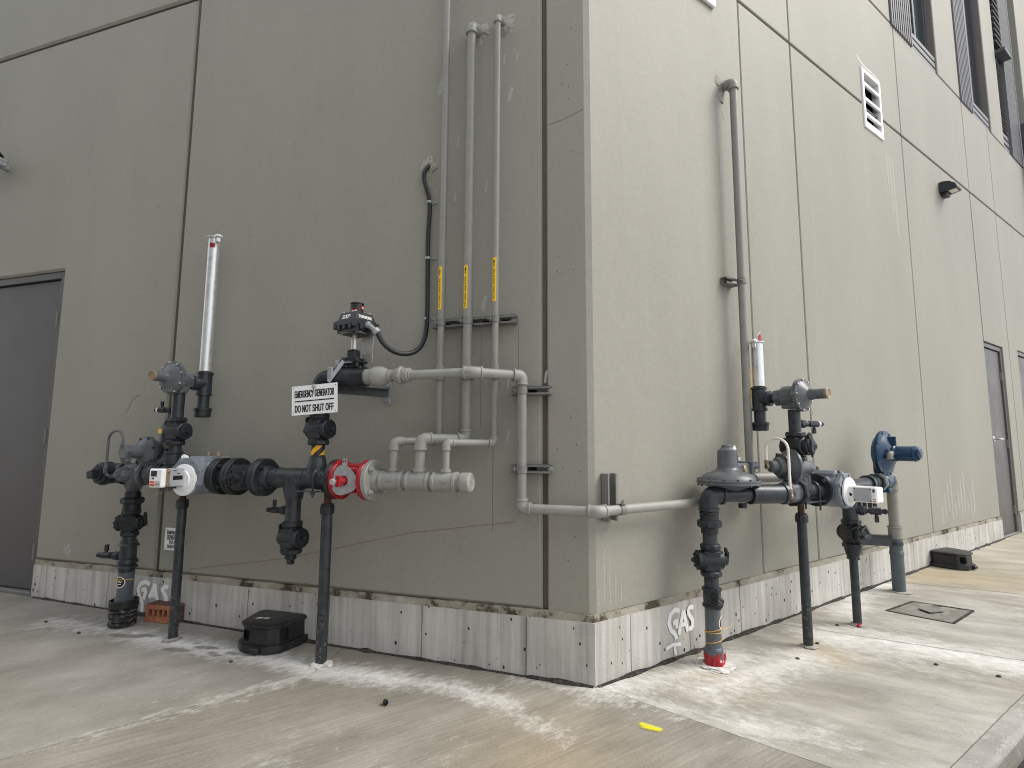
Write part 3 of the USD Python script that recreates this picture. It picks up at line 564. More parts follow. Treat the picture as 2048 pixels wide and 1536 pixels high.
for a, b in zip([-3.53, -3.405, -2.876, -2.36, -1.845, -1.335, -.817, -.301], [-3.405, -2.876, -2.36, -1.845, -1.335, -.817, -.301, 0]): plinth(a, b, 'L')
plinth(-9, DL[0] - .02, 'L')
pr_ = [0, .217, .64, 1.078, 1.486, 1.866, 2.293, 2.70, 3.124, 3.50, 3.868, 4.27, 4.679, 5.1, 5.52, 5.925]
for a, b in zip(pr_[:-1], pr_[1:]): plinth(a, b, 'R')
plinth(DR1[1] + .01, DR2[0] - .01, 'R'); plinth(DR2[1] + .01, 12.5, 'R')
# dirt-filled gap along the foot of the plinth
def dirt_line(wall, s0, s1, step=.012, seed=0):
    r = np.random.default_rng(seed); V, F = [], []; n = int((s1 - s0) / step)
    for i in range(n + 1):
        s = s0 + (s1 - s0) * i / n; z = ground(wall, s, .02); k = meshkit.fbm(np.array([s * 9, 2., seed]), 3)
        h = .004 + .022 * max(0, k - .35); w = .008 + .03 * max(0, k - .42)
        V += [A(s, PL - .004, z - .05), A(s, PL - .003, z + h), A(s, PL + .005, z + h * .8), A(s, PL + .006 + w, z + .0035 - .0), A(s, PL + .012 + w, z - .05)]
    for i in range(n):
        for j in range(4):
            a = i * 5 + j; F += [(a, a + 5, a + 6), (a, a + 6, a + 1)]
    return trimesh.Trimesh(np.array(V), np.array(F), process=False)
badd('foot_joint', dirt_line('L', -3.5, .0, seed=3), 'dirt', 'L'); badd('foot_joint', dirt_line('R', .004, 5.9, seed=4), 'dirt', 'R')

# doors
def door(wall, s0, s1, zt, hinge, handle_s=None, rec=.03, label=None):
    z0 = ground(wall, (s0 + s1) / 2, 0) + .012; fw = .045
    fr = [lbox(s0, s0 + fw, -.14, -rec + .014, z0 - .05, zt - .004), lbox(s1 - fw, s1, -.14, -rec + .014, z0 - .05, zt - .004), lbox(s0 + fw, s1 - fw, -.14, -rec + .014, zt - .05, zt - .004)]
    leaf = badd('door', lbox(s0 + fw + .004, s1 - fw - .004, -.11, -rec - .004, z0, zt - .056, .004), 'door_dark', wall, label=label)
    badd('frame', fr, 'door_frame', wall, parent=leaf)
    badd('threshold', lbox(s0 + .01, s1 - .01, -.14, .002, z0 - .06, z0 - .006), 'strut_gray', wall, parent=leaf)
    hs = s1 - fw if hinge > 0 else s0 + fw
    for zz_ in (z0 + .24, z0 + .98, z0 + 1.76):
        badd('hinge', [cyl(A(hs, -rec + .012, zz_ - .05), A(hs, -rec + .012, zz_ + .05), .008), lbox(hs - .016, hs + .016, -rec - .004, -rec + .008, zz_ - .048, zz_ + .048, .001)], 'strut_gray', wall, parent=leaf)
    if handle_s:
        zc = z0 + 1.03
        badd('handle', [cyl(A(handle_s, -rec - .004, zc), A(handle_s, -rec + .012, zc), .03), cyl(A(handle_s, -rec, zc), A(handle_s, -rec + .06, zc), .010), tube([A(handle_s, -rec + .055, zc), A(handle_s + .03, -rec + .06, zc), A(handle_s + .135, -rec + .055, zc)], .010, .02)], 'steel', wall, parent=leaf)
door('L', DL[0], DL[1], DL[2], +1, label='dark gray steel door left of the gas meter')
door('R', DR1[0], DR1[1], DR1[2], +1, handle_s=6.05, label='dark steel door with lever handle')
door('R', DR2[0], DR2[1], DR2[2], -1, label='dark steel door cut by the picture edge')

# upper windows with corrugated screens
def window(s0, s1, fin_s, z1, louvre=False):
    z0 = ZW + .008
    fr = []
    rails = [(z0, z0 + .055), (z0 + .075, z0 + .13), (z0 + .15, z0 + .20)]
    win = badd('window', [lbox(fin_s, s1 - .01, -.14, -.115, z0 + .21, z1)], 'window_glass', 'R')
    for a, b in rails: badd('sill_rail', lbox(fin_s - .02, s1 - .004, -.10, -.015, a, b, .004), 'fin_metal', 'R', parent=win)
    mids = fin_s + (s1 - fin_s) * .52
    badd('frame', [lbox(fin_s, fin_s + .03, -.12, -.08, z0 + .2, z1), lbox(mids - .025, mids + .025, -.12, -.07, z0 + .2, z1), lbox(s1 - .05, s1 - .005, -.12, -.07, z0 + .2, z1), lbox(fin_s, s1 - .005, -.12, -.05, z0 + .2, z0 + .245)], 'window_frame', 'R', parent=win)
    badd('reveal', lbox(s1 - .006, s1 + .003, -.29, -.008, z0, z1), 'reveal_taupe', 'R', parent=win)
    n = int((fin_s - s0) / .052)
    for i in range(n):
        a = s0 + (i + .5) * (fin_s - s0) / n
        badd('fin', lbox(a - .014, a + .014, -.045, .016, ZW - .02, z1, .004), 'fin_metal', 'R', parent=win)
    badd('fin_backing', lbox(s0, fin_s, -.11, -.05, ZW, z1), 'window_frame', 'R', parent=win)
window(W1[0], W1[1], 4.47, 7.6); window(W2[0], W2[1], 6.34, 8.3)
w3 = badd('window', [lbox(8.5, 9.09, -.14, -.115, ZW + .02, 9.2)], 'window_glass', 'R', label='far window with dark louvre bank')
badd('frame', [lbox(8.5, 8.55, -.12, -.05, ZW, 9.2), lbox(8.9, 8.95, -.12, -.05, ZW, 9.2)], 'window_frame', 'R', parent=w3)
for i in range(24): badd('louvre_slat', cbox(A(7.83, -.02, 6.62 + i * .09), (.30, .10, .012), .002, S, unit(O * -1 + Z * .6)), 'fin_metal', 'R', parent=w3)
badd('louvre_hood', lbox(7.70, 8.02, -.02, .10, 6.42, 6.47), 'window_frame', 'R', parent=w3)
for i in range(18): badd('louvre_slat', cbox(A(7.83, -.03, 5.34 + i * .058), (.30, .06, .008), .002, S, unit(O * -1 + Z * .7)), 'window_frame', 'R', parent=w3)
for i in range(3): badd('sill_rail', lbox(7.67, 8.0, -.10, -.015, ZW + .02 + i * .09, ZW + .08 + i * .09), 'fin_metal', 'R', parent=w3)
badd('louvre_backing', lbox(7.66, 8.0, -.2, -.12, ZW, 9.2), 'core', 'R', parent=w3)
for i in range(9): badd('fin', lbox(8.02 + i * .055, 8.05 + i * .055, -.045, .016, ZW - .02, 9.2, .004), 'fin_metal', 'R', parent=w3)
badd('fin_backing', lbox(8.0, 8.5, -.11, -.05, ZW, 9.2), 'fin_metal', 'R', parent=w3)
badd('downpipe', lbox(8.62, 8.80, .01, .16, 4.0, 5.72, .01), 'window_frame', 'R', label='dark box on the wall at the picture edge')
# white wall vent
s0, z0, s1, z1 = VENT
vent = badd('vent', [lbox(s0 - .006, s0 + .030, -.05, .012, z0 - .006, z1 + .004), lbox(s1 - .030, s1 + .006, -.05, .012, z0 - .006, z1 + .004), lbox(s0 + .030, s1 - .030, -.05, .0115, z1 - .035, z1 + .0035), lbox(s0 + .030, s1 - .030, -.05, .0115, z0 - .0055, z0 + .055)], 'white_paint', 'R', label='white louvred wall vent')
for k in range(3):
    zc = z0 + .10 + (k + .28) * .137
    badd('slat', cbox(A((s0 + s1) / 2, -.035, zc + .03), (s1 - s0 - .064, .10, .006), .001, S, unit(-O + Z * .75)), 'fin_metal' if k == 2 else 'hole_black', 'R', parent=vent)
    badd('slat_lip', lbox(s0 + .032, s1 - .032, -.01, .010, zc - .022, zc + .008), 'white_paint', 'R', parent=vent)
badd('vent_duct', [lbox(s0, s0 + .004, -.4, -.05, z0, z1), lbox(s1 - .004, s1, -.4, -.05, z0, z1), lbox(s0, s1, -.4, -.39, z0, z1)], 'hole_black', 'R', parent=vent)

# the building across the alley, behind the photographer, that shuts off the low sky
ob = Thing('opposite_building', 'plain gray building across the alley behind the viewpoint', 'building', 'L', np.array([-9.0, -8.0, -.2]))
ob.add('wall', trimesh.creation.box(extents=(24, 6, 9.0), transform=trimesh.transformations.translation_matrix((-10.0, -11.0, 4.3))), 'wall_paint', smooth=False)
ob.add('parapet', trimesh.creation.box(extents=(24.2, .4, .35), transform=trimesh.transformations.translation_matrix((-10.0, -8.05, 8.9))), 'door_frame', smooth=False)
for k in range(6): ob.add('window', trimesh.creation.box(extents=(1.4, .08, 1.6), transform=trimesh.transformations.translation_matrix((-20 + k * 3.6, -8.0, 5.0))), 'window_glass', smooth=False)

# ------------------------------------------------------------------ pipe fittings (all in wall coordinates)
def elbow(c, d1, d2, r, arm=None, k=1.24):
    d1, d2 = unit(d1), unit(d2); arm = arm or 1.9 * r; R = r * k
    p = fillet([c + d1 * arm, c, c + d2 * arm], arm * .92, 10)
    ms = [sweep(p, R, 20)]
    for d in (d1, d2): ms.append(rev([(0, R), (.05 * r, R * 1.12), (.42 * r, R * 1.12), (.47 * r, R * .9)], c + d * (arm - .42 * r), d, 24))
    return cat(*ms)
def tee(c, run, br, r, arm=None, rb=None, k=1.24):
    run, br = unit(run), unit(br); arm = arm or 1.9 * r; R = r * k; rb = rb or r; Rb = rb * k
    ms = [cyl(c - run * arm, c + run * arm, R, 24), rev([(0, R * .92), (R, R * .98 if rb == r else Rb), (R + .02, Rb)] if False else [(0, Rb), (arm, Rb)], c, br, 24)]
    for d, q, a in ((run, R, arm), (-run, R, arm), (br, Rb, arm)): ms.append(rev([(0, q), (.05 * r, q * 1.12), (.40 * r, q * 1.12), (.45 * r, q * .9)], c + d * (a - .40 * r), d, 24))
    return cat(*ms)
def coupling(c, ax, r, L=None, k=1.22):
    ax = unit(ax); L = L or 2.0 * r; R = r * k
    return cat(cyl(c - ax * L / 2, c + ax * L / 2, R, 24), *[rev([(0, R), (.06 * r, R * 1.09), (.3 * r, R * 1.09), (.36 * r, R * .95)], c + ax * s * (L / 2) - (ax * .36 * r if s > 0 else 0), ax, 24) for s in (-1, 1)])
def union_nut(c, ax, r):
    ax = unit(ax)
    return cat(hexa(c - ax * .55 * r, c + ax * .55 * r, 1.75 * r, 8), cyl(c - ax * 1.7 * r, c - ax * .5 * r, 1.32 * r), cyl(c + ax * .5 * r, c + ax * 1.4 * r, 1.22 * r), rev([(0, 1.32 * r), (.12 * r, 1.4 * r), (.3 * r, 1.4 * r), (.36 * r, 1.3 * r)], c - ax * 1.75 * r, ax))
def valve_parts(T, c, r, ax, bd, mat_='black_cast', lever=True, drop=None):
    """lubricated plug valve: hex ends on the pipe axis, barrel with bolted cover along bd, stop lug and wing on the far end"""
    ax, bd = unit(ax), unit(bd); sd = np.cross(ax, bd)
    ends = [hexa(c + ax * s * 1.45 * r, c + ax * s * 2.25 * r, 1.48 * r, 8) for s in (-1, 1)]
    neck = [rev([(0, 1.05 * r), (1.5 * r, 1.2 * r)], c, ax * s) for s in (-1, 1)]
    barrel = rev([(-1.75 * r, 1.05 * r), (-1.6 * r, 1.25 * r), (-.9 * r, 1.38 * r), (.9 * r, 1.38 * r), (1.45 * r, 1.30 * r), (1.5 * r, 1.38 * r), (1.95 * r, 1.38 * r), (2.05 * r, 1.25 * r)], c, bd, 26)
    ribs = [cbox(c + ax * s * .75 * r, (2.3 * r, 1.5 * r, 2.5 * r), .3 * r, bd, ax) for s in (-1, 1)]
    body = T.add('valve_body', [barrel] + ends + neck + ribs, mat_)
    cov = [rev([(0, .95 * r), (.1 * r, .95 * r), (.14 * r, .72 * r), (.24 * r, .72 * r)], c + bd * 2.0 * r, bd, 20), cbox(c + bd * 2.4 * r, (.5 * r, .52 * r, .52 * r), .05 * r, bd, unit(ax + sd * .5)),
           cyl(c + bd * 2.5 * r, c + bd * 2.75 * r, .22 * r)]
    for k in range(4):
        q = unit(ax * math.cos(k * math.pi / 2 + .6) + sd * math.sin(k * math.pi / 2 + .6)); cov.append(hexa(c + bd * 2.0 * r + q * 1.1 * r, c + bd * 2.22 * r + q * 1.1 * r, .17 * r))
    T.add('valve_cover', cov, mat_, parent=body)
    if lever:
        w = [cyl(c - bd * 1.7 * r, c - bd * 2.15 * r, .8 * r), cbox(c - bd * 2.3 * r + ax * .35 * r, (.42 * r, 1.9 * r, .75 * r), .08 * r, bd, unit(ax + sd * .3)), cyl(c - bd * 2.05 * r + ax * 1.35 * r, c - bd * 2.35 * r + ax * 1.35 * r, .42 * r)]
        T.add('lock_wing', w, mat_, parent=body)
    return body
def small_cock(T, p, d, r, L, mat_='black_cast', up=Z, ring=None, parent=None):
    """little test cock: nipple, hex body, cap and a tee handle"""
    d = unit(d); m = [cyl(p, p + d * L * .35, r * 1.5, 16), hexa(p + d * L * .10, p + d * L * .28, r * 2.0), cyl(p + d * L * .3, p + d * L * .5, r), hexa(p + d * L * .45, p + d * L * .82, r * 1.5), cyl(p + d * L * .8, p + d * L * .9, r * .9, 14), hexa(p + d * L * .88, p + d * L, r * 1.1), cyl(p + d * L, p + d * L * 1.05, r * .6, 12),
         cyl(p + d * L * .66, p + d * L * .66 + up * r * 3.0, r * .6, 12), cbox(p + d * L * .66 + up * r * 3.2, (r * 1.5, r * 2.6, r * 1.2), .2 * r, d, up)]
    t = T.add('test_cock', m, mat_, parent)
    if ring is not None: T.add('white_ring', rev([(0, r * 1.25), (r * .8, r * 1.25)], p + d * L * .83, d, 16), 'white_paint', parent=t)
    return t
def flange(T, c, ax, R, th, mat_, nb=4, rot=.785, bolts='black_cast', face=1, bolt_r=.013, hub=None):
    """one flange disc whose bolt heads show on the side 'face' of the axis"""
    ax = unit(ax); x, y, _ = frame(ax)
    prof = [(-th / 2, R - .003), (-th / 2 + .003, R), (th / 2 - .003, R), (th / 2, R - .003)]
    ms = [rev(prof, c, ax, 40)]
    if hub: ms.append(rev([(0, hub * 1.35), (th * .5 + .012, hub * 1.3), (th * .5 + .03, hub * 1.02)], c, ax * face, 28))
    f = T.add('flange', ms, mat_)
    for k in range(nb):
        a = rot + k * 2 * math.pi / nb; q = c + (x * math.cos(a) + y * math.sin(a)) * R * .78
        T.add('bolt', [hexa(q + ax * face * th * .5, q + ax * face * (th * .5 + .012), bolt_r), cyl(q, q + ax * face * (th * .5 + .02), bolt_r * .55, 10)], bolts, parent=f)
    return f
def dish(T, c, ax, R, mat_, cap_L, cap_r, name='diaphragm_case', nb=8, back=.05, rim=.008, capmat=None, domed=.042, nbolt='steel', front=True):
    """round diaphragm case: bolted rim, domed front with spring tube and cap, shallow back"""
    ax = unit(ax); x, y, _ = frame(ax)
    prof = [(-back, R * .50), (-back * .7, R * .74), (-.012, R * .86), (-.010, R), (-.001, R), (.0005, R * .97), (.002, R), (.011, R), (.012, R * .86), (.018, R * .80), (domed * .75, R * .55), (domed, R * .34), (domed + .012, cap_r * 1.12), (domed + .02, cap_r), (domed + cap_L, cap_r), (domed + cap_L + .002, cap_r * .9)]
    d = T.add(name, rev(prof, c, ax, 40), mat_)
    for k in range(nb):
        a = .3 + k * 2 * math.pi / nb; q = c + (x * math.cos(a) + y * math.sin(a)) * R * .925
        T.add('rim_bolt', [hexa(q - ax * .014, q + ax * .018, .0062)], nbolt, parent=d)
    if capmat: T.add('spring_cap', rev([(0, cap_r * 1.03), (.012, cap_r * 1.03), (.014, cap_r * .9), (.011, cap_r * .8)], c + ax * (domed + cap_L - .006), ax, 24), capmat, parent=d)
    return d
def wrapped(T, name, p0, axis, r, ang0, width, L, mat_, texts=(), arrow=False, parent=None, up=None, label=None):
    """sticker bent round a pipe: axis up the pipe, ang0 = angle of its middle seen from 'up'-less frame (0 = out of wall, + towards +s)"""
    x0 = unit(O * math.cos(ang0) + S * math.sin(ang0)); y0 = np.cross(axis, x0); n = 9; V = []; F = []
    half = width / 2 / r; R = r + .0007
    for i, a in enumerate(np.linspace(-half, half, n)):
        for t in (0, L):
            for rr in (R, R - .0006): V.append(p0 + axis * t + rr * (math.cos(a) * x0 + math.sin(a) * y0))
    for i in range(n - 1):
        a = i * 4; b = a + 4; F += [(a, b, b + 2), (a, b + 2, a + 2), (a + 1, a + 3, b + 3), (a + 1, b + 3, b + 1), (a, a + 1, b + 1), (a, b + 1, b), (a + 2, b + 2, b + 3), (a + 2, b + 3, a + 3)]
    for a in (0, (n - 1) * 4): F += [(a, a + 2, a + 3), (a, a + 3, a + 1)]
    st = T.add(name, trimesh.Trimesh(np.array(V), np.array(F), process=False), mat_, parent, label=label)
    def bend(m):          # m in (x along pipe, y across, z out)
        v = m.vertices; a = -v[:, 1] / r; rr = R + v[:, 2]
        m = m.copy(); m.vertices = p0 + np.outer(v[:, 0], axis) + rr[:, None] * (np.outer(np.cos(a), x0) + np.outer(np.sin(a), y0)); return m
    ms = []
    for txt, x, hgt, maxL in texts:
        m = meshkit.text_mesh(txt, hgt, .0005, bold=True); w = m.bounds[1][0] - m.bounds[0][0]; m.apply_scale((maxL / w, 1, 1)); m.apply_translation((x - m.bounds[0][0], -(m.bounds[0][1] + m.bounds[1][1]) / 2, 0)); ms.append(bend(m))
    if arrow:
        m = trimesh.creation.extrude_polygon(unary_union([Polygon([(L - .045, -.0022), (L - .022, -.0022), (L - .022, .0022), (L - .045, .0022)]), Polygon([(L - .024, -.0055), (L - .006, 0), (L - .024, .0055)])]), .0005, engine='earcut'); ms.append(bend(m))
    if ms: T.add('lettering', ms, 'ink_black', parent=st, smooth=False)
    return st
def flat_text(txt, hgt, c, X, Y, maxw=None, depth=.0006, bold=True, shear=0.0):
    m = meshkit.text_mesh(txt, hgt, depth, bold=bold); b = m.bounds
    m.apply_translation((-(b[0][0] + b[1][0]) / 2, -(b[0][1] + b[1][1]) / 2, 0))
    if maxw: m.apply_scale((maxw / (b[1][0] - b[0][0]), 1, 1))
    if shear: m.vertices[:, 0] += shear * m.vertices[:, 1]
    fat = hgt * .026; ms = []
    for k, dx in enumerate((0, -fat, fat)):
        q_ = m.copy(); q_.apply_translation((dx, 0, k * .00008)); ms.append(q_)
    m = cat(*ms)
    return place(m, c, X, Y)

# ------------------------------------------------------------------ left meter set
HZ, HO = .856, .22
mL = Thing('gas_meter_set', 'black gas meter set with flanged header and red valve on the dark left wall', 'gas meter', 'L', A(-2.53, .17, ground('L', -2.53, .17)))
hp = lambda s, dz=0: A(s, HO, HZ + dz)
r3, r2 = .0445, .031
zg = ground('L', -2.53, .17)
rl = lambda z: A(-2.53, .17, z)
mL.add('riser', [cyl(rl(zg + .02), rl(.80), .0335), ], 'black_pipe')
mL.add('riser_sleeve', [cyl(rl(.12), rl(.325), .0385, 28), rev([(0, .0385), (.004, .046), (.028, .046), (.03, .042), (.034, .042), (.036, .046), (.055, .046), (.06, .0385)], rl(.135), Z), cyl(rl(.02), rl(.135), .0405)], 'pvc_gray')
mL.add('dresser_coupling', [cyl(rl(.33), rl(.49), .0405), rev([(0, .0405), (.003, .053), (.015, .0455), (.018, .0405)], rl(.345), Z), rev([(0, .0405), (.003, .053), (.015, .0455), (.018, .0405)], rl(.46), Z), rev([(0, .0405), (.003, .053), (.022, .0455), (.025, .0405)], rl(.37), Z)], 'black_pipe')
valve_parts(mL, rl(.585), .0315, Z, unit(-S * .9 + O * .5))
mL.add('union', union_nut(rl(.705), Z, .0325), 'black_cast')
small_cock(mL, A(-2.565, .175, .405), unit(-S + O * .15), .013, .155, 'black_cast', Z)
# corrugated drain collar at the foot
col = []
for k in range(5): col.append(rev([(0, .058), (.004, .065), (.016, .066), (.021, .059)], rl(zg + .004 + k * .0225) + S * .003 * math.sin(k * 2), Z, 30))
V = cat(*col); V.vertices += (meshkit.fbm(V.vertices * 40, 3)[:, None] - .5) * .006
mL.add('corrugated_collar', V, 'grime_black')
mL.add('collar_rim', trimesh.boolean.difference([cyl(rl(zg + .10), rl(zg + .135), .069, 36), cyl(rl(zg + .09), rl(zg + .15), .062, 36)], engine='manifold'), 'cable_black')
# pipe tag and tie wire
def round_tag(T, p0, ax, r, ang, rad, base='ink_black'):
    x0 = unit(O * math.cos(ang) + S * math.sin(ang)); y0 = np.cross(ax, x0)
    def bend(poly, h, lift=0.0):
        if hasattr(poly, 'geoms'): return cat(*[bend(g_, h, lift) for g_ in poly.geoms])
        v, f = trimesh.creation.triangulate_polygon(poly, engine='earcut'); v3, f = trimesh.remesh.subdivide_to_size(np.c_[v, 0 * v[:, 0]], f, .008)
        m = trimesh.creation.extrude_triangulation(v3[:, :2], f, h); v = m.vertices; a = v[:, 0] / r; R = r + .0004 + lift + v[:, 2]
        m.vertices = p0 + np.outer(v[:, 1], ax) + R[:, None] * (np.outer(np.cos(a), x0) + np.outer(np.sin(a), y0)); return m
    d = Point(0, 0).buffer(rad); t = T.add('round_tag', bend(d.buffer(-.003), .0006), base, smooth=False)
    T.add('tag_rim', bend(d.difference(d.buffer(-.0045)), .0014), 'tag_white', parent=t, smooth=False)
    sc = unary_union([LineString([(-rad * .45, rad * .25), (-rad * .2, -rad * .05), (0, rad * .3), (rad * .2, -rad * .05), (rad * .45, rad * .25)]).buffer(.0016), sbox(-rad * .4, -rad * .42, rad * .35, -rad * .28)])
    T.add('tag_print', bend(sc, .0003, .0007), 'tag_white', parent=t, smooth=False)
round_tag(mL, rl(.275), Z, .0385, .10, .030)
mL.add('tie_wire', [tube([A(-2.65, .125, .30), A(-2.61, .16, .285), A(-2.575, .21, .288), A(-2.53, .222, .293), A(-2.482, .205, .292), A(-2.45, .19, .295)], .0016, .02, 6)], 'wire_orange')
# header from plugged tee to meter
mL.add('tee', tee(hp(-2.60), S, O, r3, .078), 'black_pipe')
mL.add('plug', [hexa(hp(-2.60) + O * .075, hp(-2.60) + O * .10, r3 * 1.28, 8), cyl(hp(-2.60) + O * .09, hp(-2.60) + O * .112, r3 * .8), cbox(hp(-2.60) + O * .128, (.040, .040, .040), .004, unit(S + Z * .3), unit(Z - S * .3))], 'black_cast')
mL.add('pipe', cyl(hp(-2.56), hp(-2.10), r3 * .93, 28), 'black_pipe')
mL.add('coupling', [coupling(hp(-2.30), S, r3, .05), hexa(hp(-2.345), hp(-2.30), .063, 8)], 'dark_regulator')
# line regulator body with loop of tubing
reg = mL.add('regulator_body', [rev([(-.07, .048), (-.05, .058), (-.035, .050), (0, .056), (.035, .050), (.05, .060), (.07, .060)], hp(-2.45), S, 28), cyl(rl(.79), hp(-2.45) - Z * .02, .045), ball(hp(-2.45), .062)], 'regulator_gray')
mL.add('orifice_boss', [cyl(hp(-2.46) + O * .03, hp(-2.46) + O * .082, .038), rev([(0, .034), (.012, .03), (.018, .018), (.03, .016), (.032, .012)], hp(-2.46) + O * .082, O), cbox(hp(-2.46) + O * .06, (.075, .075, .03), .006)], 'regulator_gray', parent=reg)
mL.add('neck', [cyl(hp(-2.40) + Z * .03, A(-2.385, .20, .95), .030)], 'regulator_gray', parent=reg)
dish(mL, A(-2.385, .225, .975), unit(O + S * -.12), .084, 'regulator_gray', .085, .030, nb=7, back=.06, domed=.035, nbolt='black_cast')
mL.add('spring_case', [cyl(A(-2.385, .20, .975), A(-2.39, .34, .975), .034), hexa(A(-2.39, .325, .975), A(-2.392, .352, .975), .042, 6, .1), cbox(A(-2.392, .33, .945), (.05, .03, .05), .01)], 'regulator_gray', parent=reg)
mL.add('control_tube', tube([A(-2.405, .345, .995), A(-2.405, .345, 1.085), A(-2.51, .345, 1.085), A(-2.51, .345, .85), A(-2.47, .315, .845)], .0068, .052, 12), 'regulator_gray', parent=reg)
for a_, b_, r_ in ((A(-2.405, .345, .992), A(-2.405, .345, 1.012), .012), (A(-2.51, .345, .862), A(-2.51, .345, .89), .012), (A(-2.495, .335, .847), A(-2.455, .308, .845), .011)): mL.add('tube_nut', hexa(a_, b_, r_), 'dark_regulator', parent=reg)
mL.add('brass_vent', [cyl(A(-2.425, .30, .925), A(-2.425, .312, .918), .011), cyl(A(-2.31, .16, 1.01), A(-2.31, .178, 1.005), .018)], 'brass', parent=reg)
# big bell regulator behind the header
SB = -2.35
bell = mL.add('bell_regulator', rev([(-.07, .04), (-.03, .085), (-.010, .125), (-.009, .140), (0.002, .140), (.004, .138), (.006, .140), (.014, .140), (.016, .126), (.030, .118), (.045, .100), (.058, .078), (.075, .061), (.10, .056), (.205, .054), (.212, .050), (.225, .038), (.232, .032)], A(SB, .115, .905), Z, 40), 'dark_regulator')
mL.add('bell_cap', [hexa(A(SB, .115, 1.13), A(SB, .115, 1.15), .026, 8)], 'dark_regulator', parent=bell)
mL.add('warning_sticker', extr(sbox(-.023, -.012, .023, .012), .001, A(SB - .012, .1700, 1.088), unit(S + O * .17), Z), 'label_yellow', parent=bell, smooth=False)
mL.add('seal_tag', [extr(sbox(-.011, -.036, .011, .036), .0012, A(SB + .040, .160, 1.02), unit(S * .95 + O * -.1), Z), cbox(A(SB + .034, .162, 1.055), (.02, .006, .026), .001)], 'tag_white', parent=bell, smooth=False)
mL.add('seal_print', [extr(sbox(-.009, -.012, .009, .010), .0008, A(SB + .040, .1618, .992), unit(S * .95 + O * -.1), Z), extr(sbox(-.009, -.008, .009, .014), .0008, A(SB + .040, .1618, 1.045), unit(S * .95 + O * -.1), Z)], 'ink_black', parent=bell, smooth=False)
for k in range(10):
    a = k * .628; mL.add('rim_bolt', hexa(A(SB + .132 * math.cos(a), .115 + .132 * math.sin(a), .888), A(SB + .132 * math.cos(a), .115 + .132 * math.sin(a), .926), .007), 'black_cast', parent=bell)
# relief branch
SR = -2.19
mL.add('tee', tee(hp(SR), S, Z, r3 * .95, .07, r2 + .004), 'black_pipe')
mL.add('pipe', cyl(hp(SR, .05), A(SR, HO, 1.31), .030, 24), 'black_pipe')
mL.add('collar', rev([(0, .031), (.003, .036), (.012, .036), (.015, .031)], A(SR, HO, .965), Z), 'black_pipe')
valve_parts(mL, A(SR, HO, 1.085), .033, Z, unit(S + O * .02))
small_cock(mL, A(SR, HO, 1.20) - S * .025, unit(-S + O * .1), .0105, .12, 'black_cast', Z, ring=1)
rb = mL.add('relief_body', [cbox(A(SR, HO + .0, 1.322), (.075, .072, .045), .008), cyl(A(SR, HO - .02, 1.365), A(SR, HO + .03, 1.365), .052), hexa(A(SR, HO - .075, 1.36), A(SR, HO - .015, 1.36), .045, 6), cbox(A(SR, HO + .045, 1.30), (.055, .05, .024), .004), cyl(A(SR, HO, 1.29), A(SR, HO, 1.31), .040)], 'regulator_gray')
dish(mL, A(SR, HO + .045, 1.367), unit(O - S * .05), .089, 'regulator_gray', .068, .026, nb=9, back=.03, capmat='brass')
mL.add('pipe', cyl(A(SR, HO - .15, 1.36), A(SR, HO - .06, 1.36), .030), 'black_pipe')
OT = HO - .125
mL.add('tee', tee(A(SR + .035, OT, 1.352), Z, unit(O - S * .28), .0305, .064), 'black_pipe')
mL.add('drip_pipe', cyl(A(SR + .035, OT, 1.19), A(SR + .035, OT, 1.30), .031), 'black_pipe')
mL.add('drip_cap', rev([(0, .034), (.004, .041), (.036, .043), (.038, .046), (.05, .046), (.052, .040)], A(SR + .035, OT, 1.165), Z), 'black_cast')
vent_t = mL.add('vent_pipe', cyl(A(SR + .035, OT, 1.40), A(SR + .035, OT, 2.195), .0305, 28), 'aluminium')
mL.add('rust_ring', cyl(A(SR + .035, OT, 1.412), A(SR + .035, OT, 1.424), .0312), 'rust', parent=vent_t)
def rain_cap(T, c, par, side, open_=False):
    T.add('rain_cap', [rev([(0, .034), (.002, .037), (.008, .037), (.012, .030), (.016, .012)], c, Z) if not open_ else rev([(0, .034), (.002, .040), (.007, .040), (.008, .03)], c, Z),
        cbox(c + side * .040 + Z * .006, (.05, .026, .016), .004, side, np.cross(Z, side)), cbox(c + side * .05 + Z * -.012, (.012, .022, .035), .003, side, np.cross(Z, side)), cyl(c + side * .055 + np.cross(Z, side) * .018 + Z * .004, c + side * .055 - np.cross(Z, side) * .018 + Z * .004, .007), cbox(c + side * .02 + Z * .014, (.06, .018, .012), .004, side, np.cross(Z, side))], 'aluminium', parent=par)
rain_cap(mL, A(SR + .035, OT, 2.195), vent_t, unit(S * .85 + O * .3))
wrapped(mL, 'red_sticker', A(SR + .035, OT, 2.135), Z, .0305, .55, .028, .026, 'red_tape', parent=vent_t)
